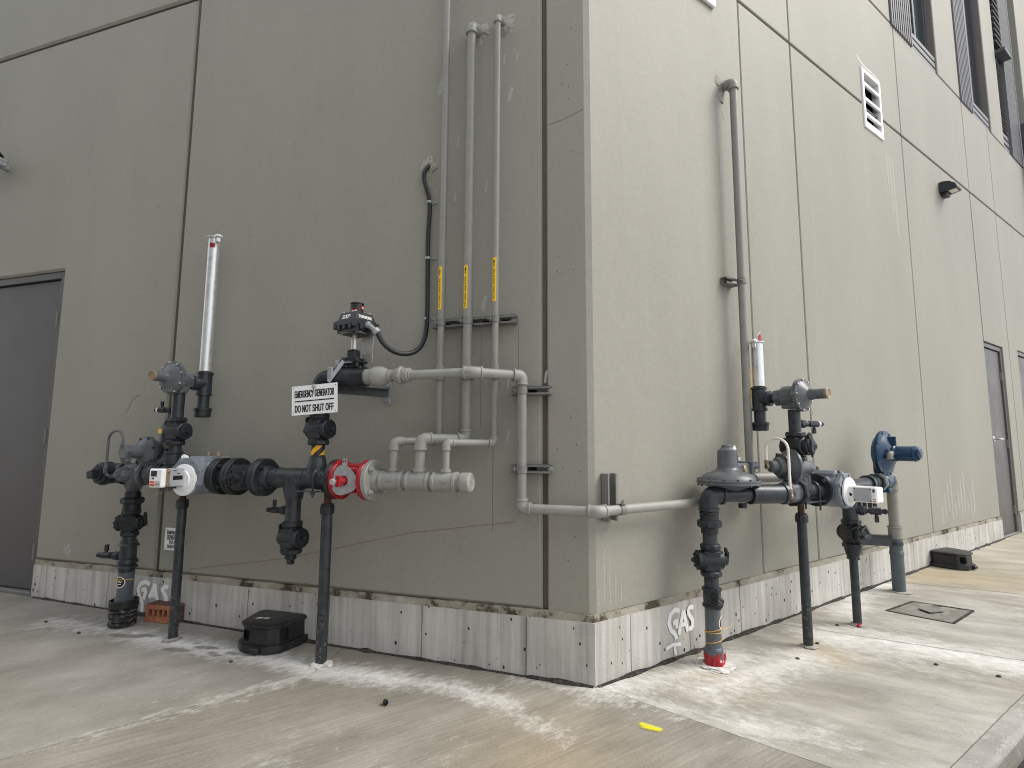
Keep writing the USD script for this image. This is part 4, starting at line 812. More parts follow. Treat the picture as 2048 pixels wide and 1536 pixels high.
# rotary meter
MS = -1.99
met = mL.add('meter_body', [rev([(-.135, .070), (-.13, .084), (-.10, .092), (.075, .092), (.105, .086), (.11, .072)], A(MS + .02, HO, HZ), O, 24), cbox(A(MS + .02, HO, HZ), (.20, .15, .15), .02), cbox(A(MS + .02, HO - .02, HZ + .055), (.12, .20, .09), .02), rev([(-.10, .085), (-.08, .07), (.11, .068), (.125, .088)], A(MS + .03, HO, HZ), S, 28)], 'meter_gray')
x_ = [cyl(A(MS + .02 + .085 * math.cos(a), HO + .105, HZ + .085 * math.sin(a)), A(MS + .02 + .085 * math.cos(a), HO + .125, HZ + .085 * math.sin(a)), .013, 12) for a in np.arange(8) * .785 + .39]
mL.add('end_cover', [rev([(0, .096), (.004, .100), (.022, .100), (.026, .092)], A(MS + .02, HO + .095, HZ), O, 8, .39)] + x_, 'meter_gray', parent=met)
for k, a in enumerate((.3, .9, 5.6)): mL.add('port_plug', [cyl(A(MS + .085, HO + .06 - k * .03, HZ - .05 - k * .014), A(MS + .118, HO + .065 - k * .03, HZ - .05 - k * .014), .011, 14), cyl(A(MS + .11, HO + .065 - k * .03, HZ - .05 - k * .014), A(MS + .119, HO + .065 - k * .03, HZ - .05 - k * .014), .006, 10)], 'dark_regulator', parent=met)
for ss in (MS + .035, MS + .10): mL.add('test_plug', [cyl(A(ss, HO, HZ + .085), A(ss, HO, HZ + .115), .008, 12), hexa(A(ss, HO, HZ + .10), A(ss, HO, HZ + .122), .011), cyl(A(ss - .016, HO, HZ + .118), A(ss + .016, HO, HZ + .118), .0025, 8)], 'brass', parent=met)
mL.add('oil_sight', [cyl(A(MS - .01, HO + .09, HZ + .09), A(MS - .012, HO + .112, HZ + .098), .014, 16)], 'white_paint', parent=met)
pc = A(MS + .02, HO + .118, HZ - .015)
plate = mL.add('white_plate', [rev([(0, .074), (.002, .078), (.010, .078), (.013, .074), (.016, .050), (.022, .046)], pc, O, 36)] + [cyl(pc + Z * .062 * math.sin(a) + S * .062 * math.cos(a), pc + O * .016 + Z * .062 * math.sin(a) + S * .062 * math.cos(a), .006, 10) for a in (.5, 2.1, 3.7, 5.3)], 'white_paint', parent=met)
bx0, bx1 = HO + .134, HO + .25
ix = mL.add('index_box', [cbox(A(MS - .005, bx0 + .040, HZ + .0), (.080, .082, .086), .004)], 'panel_metal')
mL.add('index_plate', [lbox(MS + .0340, MS + .0370, bx0 + .004, bx0 + .078, HZ - .040, HZ + .040, .001)], 'panel_metal', parent=ix)
mL.add('display', [lbox(MS + .0360, MS + .0385, bx0 + .014, bx0 + .066, HZ - .011, HZ + .009, .001)], 'hole_black', parent=ix)
mL.add('display_print', [lbox(MS + .0365, MS + .0378, bx0 + .03, bx0 + .046, HZ + .017, HZ + .021, .0004), lbox(MS + .0365, MS + .0378, bx0 + .05, bx0 + .068, HZ + .032, HZ + .035, .0004)], 'ink_black', parent=ix)
mL.add('gasket_band', [cbox(A(MS - .005, bx0 + .090, HZ), (.082, .022, .087), .003)], 'brass', parent=ix)
mL.add('corner_screw', [cyl(A(MS + .032, bx0 + .090, HZ + q), A(MS + .042, bx0 + .090, HZ + q), .007, 12) for q in (-.032, .032)][0], 'brass', parent=ix)
mL.add('corner_screw', cyl(A(MS + .032, bx0 + .090, HZ + .032), A(MS + .042, bx0 + .090, HZ + .032), .007, 12), 'brass', parent=ix)
cap_ = mL.add('white_cap', [cbox(A(MS - .005, bx0 + .112, HZ), (.083, .026, .089), .007)], 'white_paint', parent=ix)
fy = bx0 + .1255
mL.add('cap_label', [lbox(MS - .032, MS + .004, fy - .001, fy + .0006, HZ + .008, HZ + .034, .0003)], 'ink_black', parent=ix)
mL.add('cap_print', [lbox(MS - .038, MS - .008, fy - .001, fy + .0006, HZ - .036 + k * .013, HZ - .027 + k * .013, .0003) for k in (0, 1)], 'ink_red', parent=ix)
mL.add('cap_lettering', [lbox(MS - .026, MS - .012, fy - .001, fy + .0006, HZ - .004, HZ + .002, .0003)] + [lbox(MS - .005, MS + .026, fy - .001, fy + .0006, HZ - .036 + k * .0062, HZ - .034 + k * .0062, .0003) for k in range(4)], 'ink_black', parent=ix)
mL.add('cable_gland', [cyl(A(MS, bx0 + .07, HZ - .040), A(MS, bx0 + .07, HZ - .060), .024), cyl(A(MS, bx0 + .03, HZ - .040), A(MS, bx0 + .03, HZ - .055), .014), cyl(A(MS, bx0 + .07, HZ - .058), A(MS, bx0 + .07, HZ - .063), .030)], 'dark_regulator', parent=ix)
mL.add('seal_wire', [tube([A(MS - .01, bx0 + .09, HZ - .04), A(MS - .012, bx0 + .10, HZ - .08), A(MS - .02, bx0 + .105, HZ - .09), A(MS - .02, bx0 + .095, HZ - .05)], .0013, .01, 6), tube([A(MS + .01, bx0 + .095, HZ - .04), A(MS + .012, bx0 + .10, HZ - .075), A(MS, bx0 + .10, HZ - .08)], .0013, .01, 6)], 'brass', parent=ix)
# flanged lubricated valve
FR = .093
flange(mL, hp(-1.845), S, FR, .022, 'black_cast', 4, .785, face=1, hub=.046); flange(mL, hp(-1.870), S, FR - .002, .022, 'black_cast', 0)
mL.add('spool', rev([(0, .058), (.03, .05), (.07, .055)], hp(-1.84), S), 'black_cast')
flange(mL, hp(-1.752), S, FR, .020, 'black_cast', 4, .785, face=1); flange(mL, hp(-1.776), S, FR, .020, 'black_cast', 0)
vb = mL.add('valve_body', [rev([(0, .062), (.03, .055), (.10, .055), (.13, .062)], hp(-1.745), S, 28), cyl(hp(-1.685) - O * .05, hp(-1.685) + O * .075, .060, 30)], 'black_cast')
mL.add('valve_stem_cover', [rev([(0, .062), (.012, .062), (.014, .054), (.02, .052), (.022, .026), (.045, .022), (.047, .015)], hp(-1.685) + O * .07, O, 30), cbox(hp(-1.685) + O * .125, (.019, .019, .04), .002, S, Z), cyl(hp(-1.685) + O * .10, hp(-1.685) + O * .165, .012)] + [hexa(hp(-1.685) + O * .078 + Z * .047 * math.sin(a) + S * .047 * math.cos(a), hp(-1.685) + O * .096 + Z * .047 * math.sin(a) + S * .047 * math.cos(a), .010) for a in (.8, 2.4, 3.9, 5.4)], 'black_cast', parent=vb)
flange(mL, hp(-1.612), S, FR, .020, 'black_cast', 0); flange(mL, hp(-1.588), S, FR, .022, 'black_pipe', 4, .785, face=1, hub=.046)
mL.add('pipe', cyl(hp(-1.57), hp(-1.19), r3 + .001, 30), 'black_pipe')
mL.add('tee', [cyl(hp(-1.50), hp(-1.345), r3 + .004, 30), rev([(0, .052), (.05, .050), (.09, r2 + .012), (.10, r2 + .010)], hp(-1.413) , -Z, 28), rev([(-.003, r3), (-.002, r3 + .006), (.006, r3 + .006), (.007, r3)], hp(-1.505), S), rev([(-.003, r3), (-.002, r3 + .006), (.006, r3 + .006), (.007, r3)], hp(-1.345), S)], 'black_pipe')
mL.add('drip_leg', cyl(hp(-1.413) - Z * .08, hp(-1.413) - Z * .24, .036, 26), 'black_pipe')
valve_parts(mL, A(-1.413, HO, .575), .034, Z, unit(S + O * .15), lever=True)
mL.add('drain_plug', [cyl(A(-1.413, HO, .50), A(-1.413, HO, .475), .027), cbox(A(-1.413, HO, .463), (.028, .028, .026), .003, unit(S + O * .2), None or unit(O * -1 + S * .2))], 'black_cast')
small_cock(mL, A(-1.445, HO, .70), unit(-S + O * .1), .011, .11, 'black_cast', Z)
mL.add('tee', [cyl(hp(-1.345), hp(-1.235), r3 + .004, 30), rev([(0, .052), (.055, .048), (.085, r2 + .008), (.10, r2 + .006)], hp(-1.285), Z, 28)], 'black_pipe')
flange(mL, hp(-1.172), S, FR, .022, 'black_cast', 0); mL.add('hub', rev([(0, .052), (.03, .062)], hp(-1.215), S), 'black_cast')
# red flanged valve
rv1 = flange(mL, hp(-1.146), S, FR, .024, 'red_paint', 2, 1.2, 'red_paint', 1); rv2 = flange(mL, hp(-1.000), S, FR, .022, 'red_paint', 2, 1.0, 'red_paint', -1)
rvb = mL.add('valve_body', [rev([(0, .060), (.03, .057), (.11, .057), (.14, .062)], hp(-1.142), S, 28), cyl(hp(-1.072) - O * .04, hp(-1.072) + O * .065, .060, 30), cbox(hp(-1.072) + Z * .05, (.13, .06, .05), .01), cbox(hp(-1.05) + O * .05 + Z * .035, (.06, .04, .05), .012)], 'red_paint', label='bright red valve body')
pts = [(.066 * math.cos(a) * (1 + .10 * math.cos(3 * a + .6)), .066 * math.sin(a) * (1 + .10 * math.cos(3 * a + .6))) for a in np.linspace(0, 2 * math.pi, 60, endpoint=False)]
ind = unary_union([Polygon(pts), Point(-.062, .0).buffer(.016), sbox(-.012, .05, .012, .088), Point(0, .088).buffer(.012)]).difference(unary_union([Point(0, 0).buffer(.021), Point(-.066, 0).buffer(.006), Point(-.006, .085).buffer(.005), Point(.006, .088).buffer(.005)]))
mL.add('valve_indicator_plate', extr(ind, .006, hp(-1.076) + O * .078, unit(S), Z), 'galvanised', parent=rvb)
mL.add('valve_stem', [cyl(hp(-1.076) + O * .05, hp(-1.076) + O * .125, .017), cbox(hp(-1.076) + O * .12, (.024, .024, .05), .003), cyl(hp(-1.076) + O * .14, hp(-1.076) + O * .16, .010)], 'red_paint', parent=rvb)
mL.add('stem_nut', [hexa(hp(-1.076) + O * .158, hp(-1.076) + O * .172, .015)], 'steel', parent=rvb)
mL.add('valve_bolt', [hexa(hp(-1.055) + O * .05 + Z * q[1] + S * q[0], hp(-1.055) + O * .072 + Z * q[1] + S * q[0], .012) for q in ((.03, .045), (-.045, .04), (.02, -.045), (-.04, -.05))], 'red_paint', parent=rvb)

# ------------------------------------------------------------------ gray manifold beyond the red valve
mf = Thing('gas_manifold', 'gray flanged manifold header with three outlets and a round end cap', 'pipe manifold', 'L', hp(-.975))
flange(mf, hp(-.976), S, FR, .024, 'gray_pipe', 4, .785, 'gray_pipe', 1, .014, hub=.037)
mf.add('pipe', cyl(hp(-.96), hp(-.52), .0335, 28), 'gray_pipe')
for s_ in (-.872, -.738, -.610):
    t_ = mf.add('tee', [tee(hp(s_), S, Z, .0335, .056, .0165 if s_ != -.738 else .022, 1.22)], 'gray_pipe')
    mk = unary_union([Polygon([(-.011, 0), (0, .007), (.011, 0), (0, -.007)]).difference(Polygon([(-.007, 0), (0, .004), (.007, 0), (0, -.004)])), LineString([(.016, .005), (.02, 0), (.016, -.005)]).buffer(.001)])
    if s_ != -.738: mf.add('cast_mark', extr(mk, .0035, hp(s_) + O * .039, S, Z), 'gray_pipe', parent=t_)
mf.add('end_cap', rev([(0, .038), (.004, .045), (.034, .046), (.044, .043), (.049, .034), (.046, .030), (.047, .012)], hp(-.535), S, 10), 'gray_pipe')
mf.add('cap_casting', [cbox(hp(-.4885) + Z * .008, (.006, .02, .006), .001), cbox(hp(-.4885) - Z * .006 + O * .006, (.006, .008, .012), .001)], 'gray_pipe')

# three gas pipes up the wall: outlet, elbow, run to the wall, riser
PO = .062
def gas_pipe(s_w, s_t, r, z_run, top, label, lab_z, name='gas_pipe', nut_z=1.35, nutk=1.0):
    T = Thing(name, label, 'gas pipe', 'L', A(s_t, HO, HZ + .06), group='gas pipes rising from the manifold')
    a, b = A(s_t, HO, z_run), A(s_w, PO, z_run); d = unit(b - a)
    T.add('nipple', cyl(A(s_t, HO, HZ + .05), A(s_t, HO, z_run - 1.2 * r), r), 'gray_pipe')
    T.add('elbow', elbow(a, -Z, d, r, 2.3 * r, 1.22), 'gray_pipe')
    T.add('run', cyl(a + d * r, b - d * r, r), 'gray_pipe')
    T.add('elbow', elbow(b, -d, Z, r, 2.0 * r, 1.22), 'gray_pipe')
    zt = top if top else 7.2
    T.add('riser', cyl(A(s_w, PO, z_run + r), A(s_w, PO, zt - (1.0 * r if top else 0)), r, 24), 'wall_pipe')
    T.add('coupling', [cyl(A(s_w, PO, nut_z + .018), A(s_w, PO, nut_z + .05), r * 1.28), hexa(A(s_w, PO, nut_z - .02), A(s_w, PO, nut_z + .02), r * 1.28 + .009 * nutk, 8, .2)], 'wall_pipe')
    if top:
        T.add('elbow', elbow(A(s_w, PO, zt), -Z, unit(-O + S * .25), r, 2.1 * r, 1.25), 'gray_pipe')
        T.add('nipple', cyl(A(s_w, PO, zt), A(s_w + .04, -.06, zt), r), 'wall_pipe')
        blob = ball(A(s_w + .022, -.005, zt), .045 + r * .4, 3, (1, .5, 1)) if False else rev([(0, .06 + r * .3), (.006, .045 + r * .3), (.014, r * 1.3)], A(s_w + .020, -.001, zt), O, 22)
        n = meshkit.fbm(blob.vertices * 45, 3)[:, None]; blob.vertices += (blob.vertices - A(s_w + .02, 0, zt)) * (n - .55) * 1.3 * np.array([1, .3, 1.3])
        T.add('wall_seal', blob, 'mortar')
    wrapped(T, 'pipe_label', A(s_w, PO, lab_z), Z, r, -.30, min(.0235, r * 1.7), .215, 'label_yellow', [('NATURAL GAS 5 PSI', .008, .0085, .150)], True)
    return T
gas_pipe(-.722, -.872, .0175, 1.035, None, 'gray gas pipe running off the top, leftmost of the three on the wall', 1.678, nutk=.5)
gas_pipe(-.582, -.738, .0220, 1.047, 3.165, 'thickest gray gas pipe, middle of the three on the dark wall', 1.672, nutk=1.2)
gas_pipe(-.440, -.610, .0150, 1.030, 3.178, 'thinnest gray gas pipe, rightmost of the three on the dark wall', 1.698, nutk=.9)

# strut channels with pipe clamps
def strut(wall, c, ax, L, label, clamps, name='strut_channel', w=.041, d=.041, off=.002, mat_='strut_gray', group=None):
    T = Thing(name, label, 'strut', wall, c, group=group); ax = unit(ax); v = np.cross(O, ax) if abs(ax @ Z) < .9 else S
    v = unit(v)
    parts = [cbox(c + O * (off + .0015), (L, w, .003), .0008, ax, np.cross(O, ax))]
    for s in (-1, 1):
        parts.append(cbox(c + v * s * (w / 2 - .0013) + O * (off + d / 2), (L, .0026, d), .0006, ax, np.cross(O, ax)))
        parts.append(cbox(c + v * s * (w / 2 - .0055) + O * (off + d - .0013), (L, .011, .0026), .0006, ax, np.cross(O, ax)))
        parts.append(cbox(c + v * s * (w / 2 - .0095) + O * (off + d - .0045), (L, .0025, .008), .0006, ax, np.cross(O, ax)))
    ch = T.add('channel', parts, mat_, smooth=False)
    n = max(1, int(L / .10))
    for k in range(n):
        T.add('slot', extr(LineString([(-.014, 0), (.014, 0)]).buffer(.0065), .0012, c + ax * ((k + .5) / n - .5) * L * .98 + O * (off + .0032), ax, np.cross(O, ax)), 'hole_black', parent=ch)
    T.add('anchor_bolt', [cyl(c + ax * L * .44 + O * (off + .003), c + ax * L * .44 + O * (off + .006), .014), hexa(c + ax * L * .44 + O * (off + .005), c + ax * L * .44 + O * (off + .014), .009)], 'galvanised', parent=ch)
    for p, r, pa in clamps:
        pa = unit(pa); x0 = O; y0 = unit(np.cross(pa, O)); R = r + .0012; V = []; F = []
        angs = np.linspace(-2.5, 2.5, 21)
        prof = [(p + (R + t) * (math.cos(a) * x0 + math.sin(a) * y0) + pa * h) for a in angs for (t, h) in ((0, -.016), (.0025, -.016), (.0025, .016), (0, .016))]
        V = np.array(prof)
        for i in range(20):
            for j in range(4): q = [i * 4 + j, i * 4 + (j + 1) % 4, (i + 1) * 4 + (j + 1) % 4, (i + 1) * 4 + j]; F += [(q[0], q[1], q[2]), (q[0], q[2], q[3])]
        F += [(0, 2, 1), (0, 3, 2), (80, 81, 82), (80, 82, 83)]
        ears = [cbox(p + y0 * s * (R + .004) + O * (R * .55), (.003, .030, .024), .001, y0, pa) for s in (-1,)]
        T.add('pipe_clamp', [trimesh.Trimesh(V, np.array(F), process=False)] + ears + [hexa(p - y0 * (R + .002) + O * R * .6 - y0 * .012, p - y0 * (R + .002) + O * R * .6 + y0 * .006, .0085), cyl(p - y0 * (R + .022) + O * R * .6, p - y0 * (R) + O * R * .6, .004)], mat_)
    return T
strut('L', A(-.563, 0, 1.615), S, .435, 'long horizontal strut channel clamping the three gas pipes', [(A(-.722, PO, 1.615), .0175, Z), (A(-.582, PO, 1.615), .022, Z), (A(-.440, PO, 1.615), .015, Z)])
strut('L', A(-.272, 0, 1.270), S, .185, 'upper short strut channel beside the brown joint near the corner', [(A(-.305, PO + .01, 1.270), .0215, Z)], group=None)
strut('L', A(-.272, 0, .912), S, .185, 'lower short strut channel beside the brown joint near the corner', [(A(-.305, PO + .01, .912), .0215, Z)])

# ------------------------------------------------------------------ generator branch: black riser with shutoff, then gray pipe round the corner
gb = Thing('shutoff_valve_assembly', 'black branch with striped band and automatic shutoff valve above the header', 'shutoff valve', 'L', A(-1.285, HO, HZ + .09))
UB = -1.285
gb.add('pipe', cyl(A(UB, HO, .93), A(UB, HO, 1.33), .0305, 26), 'black_pipe')
gb.add('collar', rev([(0, .031), (.003, .037), (.016, .037), (.019, .031)], A(UB, HO, .945), Z), 'black_pipe')
bandz, bh = .968, .055
bp = gb.add('striped_band', cyl(A(UB, HO, bandz), A(UB, HO, bandz + bh), .0312, 28, .0003), 'ink_black')
for k in range(-1, 2):
    th = np.linspace(-1.9, 1.9, 25); V = []; F = []
    for i, a in enumerate(th):
        lo = np.clip((a - k * 2.1) * .030 + .006, 0, bh); hi = np.clip((a - k * 2.1) * .030 + .036, 0, bh)
        for z_ in (lo, hi):
            V.append(A(UB, HO, bandz + z_) + .0316 * (O * math.cos(a) + S * math.sin(a)))
    for i in range(24):
        q = [i * 2, i * 2 + 2, i * 2 + 3, i * 2 + 1]
        if abs(V[q[0]][2] - V[q[3]][2]) + abs(V[q[1]][2] - V[q[2]][2]) > 1e-4: F += [(q[0], q[1], q[2]), (q[0], q[2], q[3])]
    if F: gb.add('yellow_stripe', trimesh.Trimesh(np.array(V), np.array(F), process=False), 'band_yellow', parent=bp)
valve_parts(gb, A(UB, HO, 1.092), .034, Z, unit(S + O * .12))
gb.add('elbow', elbow(A(UB, HO, 1.338), -Z, S, .0335, .082, 1.22), 'black_cast')
sv = gb.add('valve_body', [rev([(0, .040), (.01, .046), (.05, .048), (.09, .054), (.14, .054), (.175, .045), (.185, .048), (.20, .046)], A(UB + .055, HO, 1.338), S, 30), cyl(A(-1.105, HO, 1.36), A(-1.105, HO, 1.405), .028)], 'black_cast')
gb.add('bonnet_plate', [cbox(A(-1.105, HO, 1.412), (.10, .085, .010), .004), cbox(A(-1.105, HO, 1.402), (.075, .06, .016), .004)] + [hexa(A(-1.105 + dx, HO + dy, 1.385), A(-1.105 + dx, HO + dy, 1.432), .009) for dx in (-.038, .038) for dy in (-.028, .028)], 'black_cast', parent=sv)
gb.add('stem_block', [cbox(A(-1.105, HO, 1.444), (.048, .048, .052), .005), cbox(A(-1.105, HO, 1.424), (.062, .060, .018), .004), cyl(A(-1.105, HO, 1.47), A(-1.105, HO, 1.475), .014)], 'black_cast', parent=sv)
gb.add('stem_coupler', [cyl(A(-1.105, HO, 1.472), A(-1.105, HO, 1.522), .0155, 22), cyl(A(-1.105, HO, 1.52), A(-1.105, HO, 1.545), .007), hexa(A(-1.105, HO, 1.534), A(-1.105, HO, 1.542), .012)], 'steel', parent=sv)
gb.add('mounting_bracket', [lbox(-1.150, -1.040, HO - .062, HO + .05, 1.546, 1.549, .0008), lbox(-1.106, -1.040, HO - .064, HO - .061, 1.418, 1.549, .0008), lbox(-1.106, -1.040, HO - .062, HO - .03, 1.4175, 1.4205, .0008)], 'steel', parent=sv)
gb.add('hang_strap', [cbox(A(-1.165, HO + .052, 1.362), (.125, .020, .003), .0006, unit(S * .62 + Z * .76), unit(np.cross(O, unit(S * .62 + Z * .76)))), cbox(A(-1.106, HO + .046, 1.404), (.045, .02, .003), .0006)], 'panel_metal', parent=sv)
gb.add('strap_clip', [cbox(A(-1.198, HO + .03, 1.355), (.03, .05, .06), .004), cbox(A(-1.175, HO + .02, 1.405), (.024, .03, .03), .006)], 'galvanised', parent=sv)
# limit switch box with beacon
ac = A(-1.100, HO - .005, 1.593)
def frust(c, a, b, h0, h1, ch=.005, rotv=unit(S * .96 + O * .28)):
    X = rotv; Y = np.cross(Z, X); P = []
    for (w, d), z in ((np.array(a) * .86, h0 * .92), (np.array(b) * .86, h1 * .92)):
        for sx in (-1, 1):
            for sy in (-1, 1):
                for q in ((ch, 0), (0, ch)): P.append(c + X * sx * (w / 2 - q[0]) + Y * sy * (d / 2 - q[1]) + Z * z)
    return trimesh.convex.convex_hull(np.array(P))
X2 = unit(S * .96 + O * .28); Y2 = np.cross(Z, X2)      # Y2 points into the wall side; faces towards the viewer are -Y2 and +-X2
bx = gb.add('switch_housing', [frust(ac, (.150, .150), (.158, .158), -.048, -.008), frust(ac, (.176, .176), (.176, .176), -.010, .014, .02), frust(ac, (.155, .155), (.126, .126), .012, .058), frust(ac, (.11, .11), (.11, .11), -.056, -.046)] + [cbox(ac + X2 * sx * .067 + Y2 * sy * .067 + Z * -.008, (.022, .022, .036), .004, X2, Y2) for sx in (-1, 1) for sy in (-1, 1)] + [cbox(ac - Y2 * .069 + X2 * q + Z * -.020, (.020, .018, .026), .004, X2, Y2) for q in (-.04, .0, .04)] + [cbox(ac + X2 * .069 - Y2 * q + Z * -.020, (.018, .020, .026), .004, X2, Y2) for q in (-.02, .03)], 'box_black')
tn = unit(X2 + Z * .31); tY = unit(Z - tn * (Z @ tn)); tX = np.cross(tY, tn)
gb.add('lettering', flat_text('TOPWORX', .015, ac + X2 * .0612 + Z * .031, tX, tY, .080), 'sign_white', parent=bx, smooth=False)
tn = unit(-Y2 + Z * .31); tY = unit(Z - tn * (Z @ tn)); tX = np.cross(tY, tn)
gb.add('lettering', flat_text('DXP', .020, ac - Y2 * .0612 + Z * .031, tX, tY, .052), 'sign_white', parent=bx, smooth=False)
bc = ac + Z * .053
bea = gb.add('beacon', cyl(bc, bc + Z * .050, .0305, 28), 'ink_black', parent=None)
for a0, z0_ in ((-1.3, .022), (.25, .002), (1.9, .022)):
    wrapped(gb, 'beacon_window', bc + Z * z0_, Z, .0305, a0 - .15, .034, .020, 'red_paint', parent=bea)
    wrapped(gb, 'beacon_print', bc + Z * (z0_ + .006), Z, .0310, a0 - .15, .022, .006, 'sign_white', parent=bea)
gb.add('beacon_dome', rev([(0, .033), (.004, .033), (.005, .031), (.006, .028)], bc + Z * .050, Z, 28), 'cable_black', parent=bea)
for sx in (-1, 1):
    for sy in (-1, 1): gb.add('cover_screw', cyl(bc + X2 * sx * .042 + Y2 * sy * .042, bc + X2 * sx * .042 + Y2 * sy * .042 + Z * .01, .005, 10), 'steel', parent=bx)

# cable from the switch box up the wall
cb = Thing('cable_conduit', 'black flexible cable looping from the switch box up the wall', 'cable', 'L', A(-.99, .2, 1.57))
p_ = [A(-1.02, .20, 1.578), A(-1.00, .21, 1.56)]
gl = cb.add('cable_gland', [tube([A(-1.045, .235, 1.588), A(-1.012, .235, 1.580), A(-.972, .232, 1.548)], .0125, .02, 14), hexa(A(-.985, .234, 1.560), A(-.968, .231, 1.542), .020, 10), hexa(A(-1.03, .235, 1.589), A(-1.014, .235, 1.584), .017, 8)], 'galvanised')
from scipy.interpolate import CubicSpline
kp = np.array([A(-.970, .232, 1.545), A(-.955, .215, 1.505), A(-.925, .175, 1.468), A(-.885, .12, 1.458), A(-.845, .06, 1.490), A(-.826, .028, 1.560), A(-.822, .019, 1.640), A(-.824, .017, 1.80), A(-.827, .016, 1.97), A(-.826, .016, 2.15), A(-.824, .017, 2.27), A(-.836, .022, 2.33), A(-.853, .026, 2.39), A(-.850, .024, 2.44), A(-.835, .002, 2.475), A(-.828, -.04, 2.49)])
tt = np.r_[0, np.cumsum(np.linalg.norm(np.diff(kp, axis=0), axis=1))]; cs = CubicSpline(tt, kp)
cb.add('cable', sweep(cs(np.linspace(0, tt[-1], 140)), .0115, 14), 'cable_black')
for zc in (1.652, 1.968, 2.268):
    cb.add('cable_clip', [rev([(-.006, .0130), (-.005, .0135), (.005, .0135), (.006, .0130)], A(-.825, .017, zc), Z, 20), lbox(-.812, -.785, .001, .005, zc - .008, zc + .008, .001), cyl(A(-.796, .004, zc), A(-.796, .010, zc), .006, 12)], 'galvanised')
bl = rev([(0, .05), (.005, .036), (.010, .016)], A(-.832, -.001, 2.482), O, 22); bl.vertices += (bl.vertices - A(-.832, 0, 2.482)) * (meshkit.fbm(bl.vertices * 50, 3)[:, None] - .5) * 1.6 * np.array([1, .2, 1.5]); cb.add('wall_seal', bl, 'mortar')

# gray generator pipe
gp = Thing('generator_gas_pipe', 'gray pipe from the shutoff valve bending round the building corner', 'gas pipe', 'L', A(-1.03, HO, 1.338))
rg = .0215; gO = PO + .01
gp.add('reducer', rev([(0, .0365), (.01, .038), (.055, .038), (.058, .046), (.075, .049), (.10, .046), (.125, .034), (.135, .028), (.137, .0305), (.15, .0305), (.153, .024)], A(-1.045, HO, 1.338), S, 28), 'gray_pipe')
gp.add('union', [hexa(A(-.855, HO, 1.339), A(-.835, HO, 1.339), .043, 8), cyl(A(-.872, HO, 1.339), A(-.855, HO, 1.339), .033), cyl(A(-.835, HO, 1.339), A(-.80, HO, 1.339), .034), cyl(A(-.80, HO, 1.339), A(-.792, HO, 1.339), .028)], 'gray_pipe')
c45 = A(-.487, HO, 1.340); cdn = A(-.305, gO, 1.338); d45 = unit(cdn - c45)
gp.add('pipe', cyl(A(-.90, HO, 1.338), c45, rg), 'gray_pipe')
gp.add('elbow', elbow(c45, -S, d45, rg, .040, 1.24), 'gray_pipe')
gp.add('pipe', cyl(c45, cdn - d45 * .02, rg), 'gray_pipe')
gp.add('elbow', elbow(cdn, -d45, -Z, rg, .044, 1.24), 'gray_pipe')
gp.add('pipe', cyl(cdn - Z * .02, A(-.305, gO, .76), rg), 'wall_pipe')
gp.add('elbow', elbow(A(-.305, gO, .738), Z, S, rg, .044, 1.24), 'gray_pipe')
cc = np.array([gO * tm, -gO, .738])                 # where the two wall runs meet
gp.add('pipe', cyl(A(-.285, gO, .738), cc, rg), 'gray_pipe')
rdl = RD
gp.add('elbow', elbow(cc, -S, rdl, rg, .040, 1.24), 'gray_pipe')
end_s = 1.13
gp.add('pipe', cyl(cc, RD * (end_s) + RN * gO + Z * .738, rg), 'gray_pipe')
gp.add('tee', tee(RD * end_s + RN * gO + Z * .738, RD, Z, rg, .044), 'gray_pipe')

# black wall bracket that carries the shutoff valve
wb = Thing('wall_bracket', 'dark steel arm bracket on the wall under the shutoff valve', 'bracket', 'L', A(-1.04, 0, 1.278))
a0, a1 = A(-1.04, .008, 1.278), A(-1.235, HO - .01, 1.288); dd = unit(a1 - a0)
wb.add('arm', [cbox((a0 + a1) / 2, (np.linalg.norm(a1 - a0), .041, .006), .001, dd, unit(Z - dd * (Z @ dd))), cbox((a0 + a1) / 2 + Z * .019 - np.cross(dd, Z) * .015, (np.linalg.norm(a1 - a0), .030, .004), .001, dd, unit(np.cross(Z, dd)))], 'black_pipe')
wb.add('wall_plate', [cbox(A(-1.040, .004, 1.278), (.036, .115, .006), .002, S, Z)], 'galvanised')
for q in (-.036, .038): wb.add('anchor_bolt', [cyl(A(-1.04, .006, 1.278 + q), A(-1.04, .009, 1.278 + q), .012), hexa(A(-1.04, .008, 1.278 + q), A(-1.04, .017, 1.278 + q), .0085), cyl(A(-1.04, .016, 1.278 + q), A(-1.04, .026, 1.278 + q), .0045, 10)], 'galvanised')
wb.add('u_clamp', [cbox(A(-1.235, HO, 1.296), (.05, .10, .006), .001)], 'black_pipe')

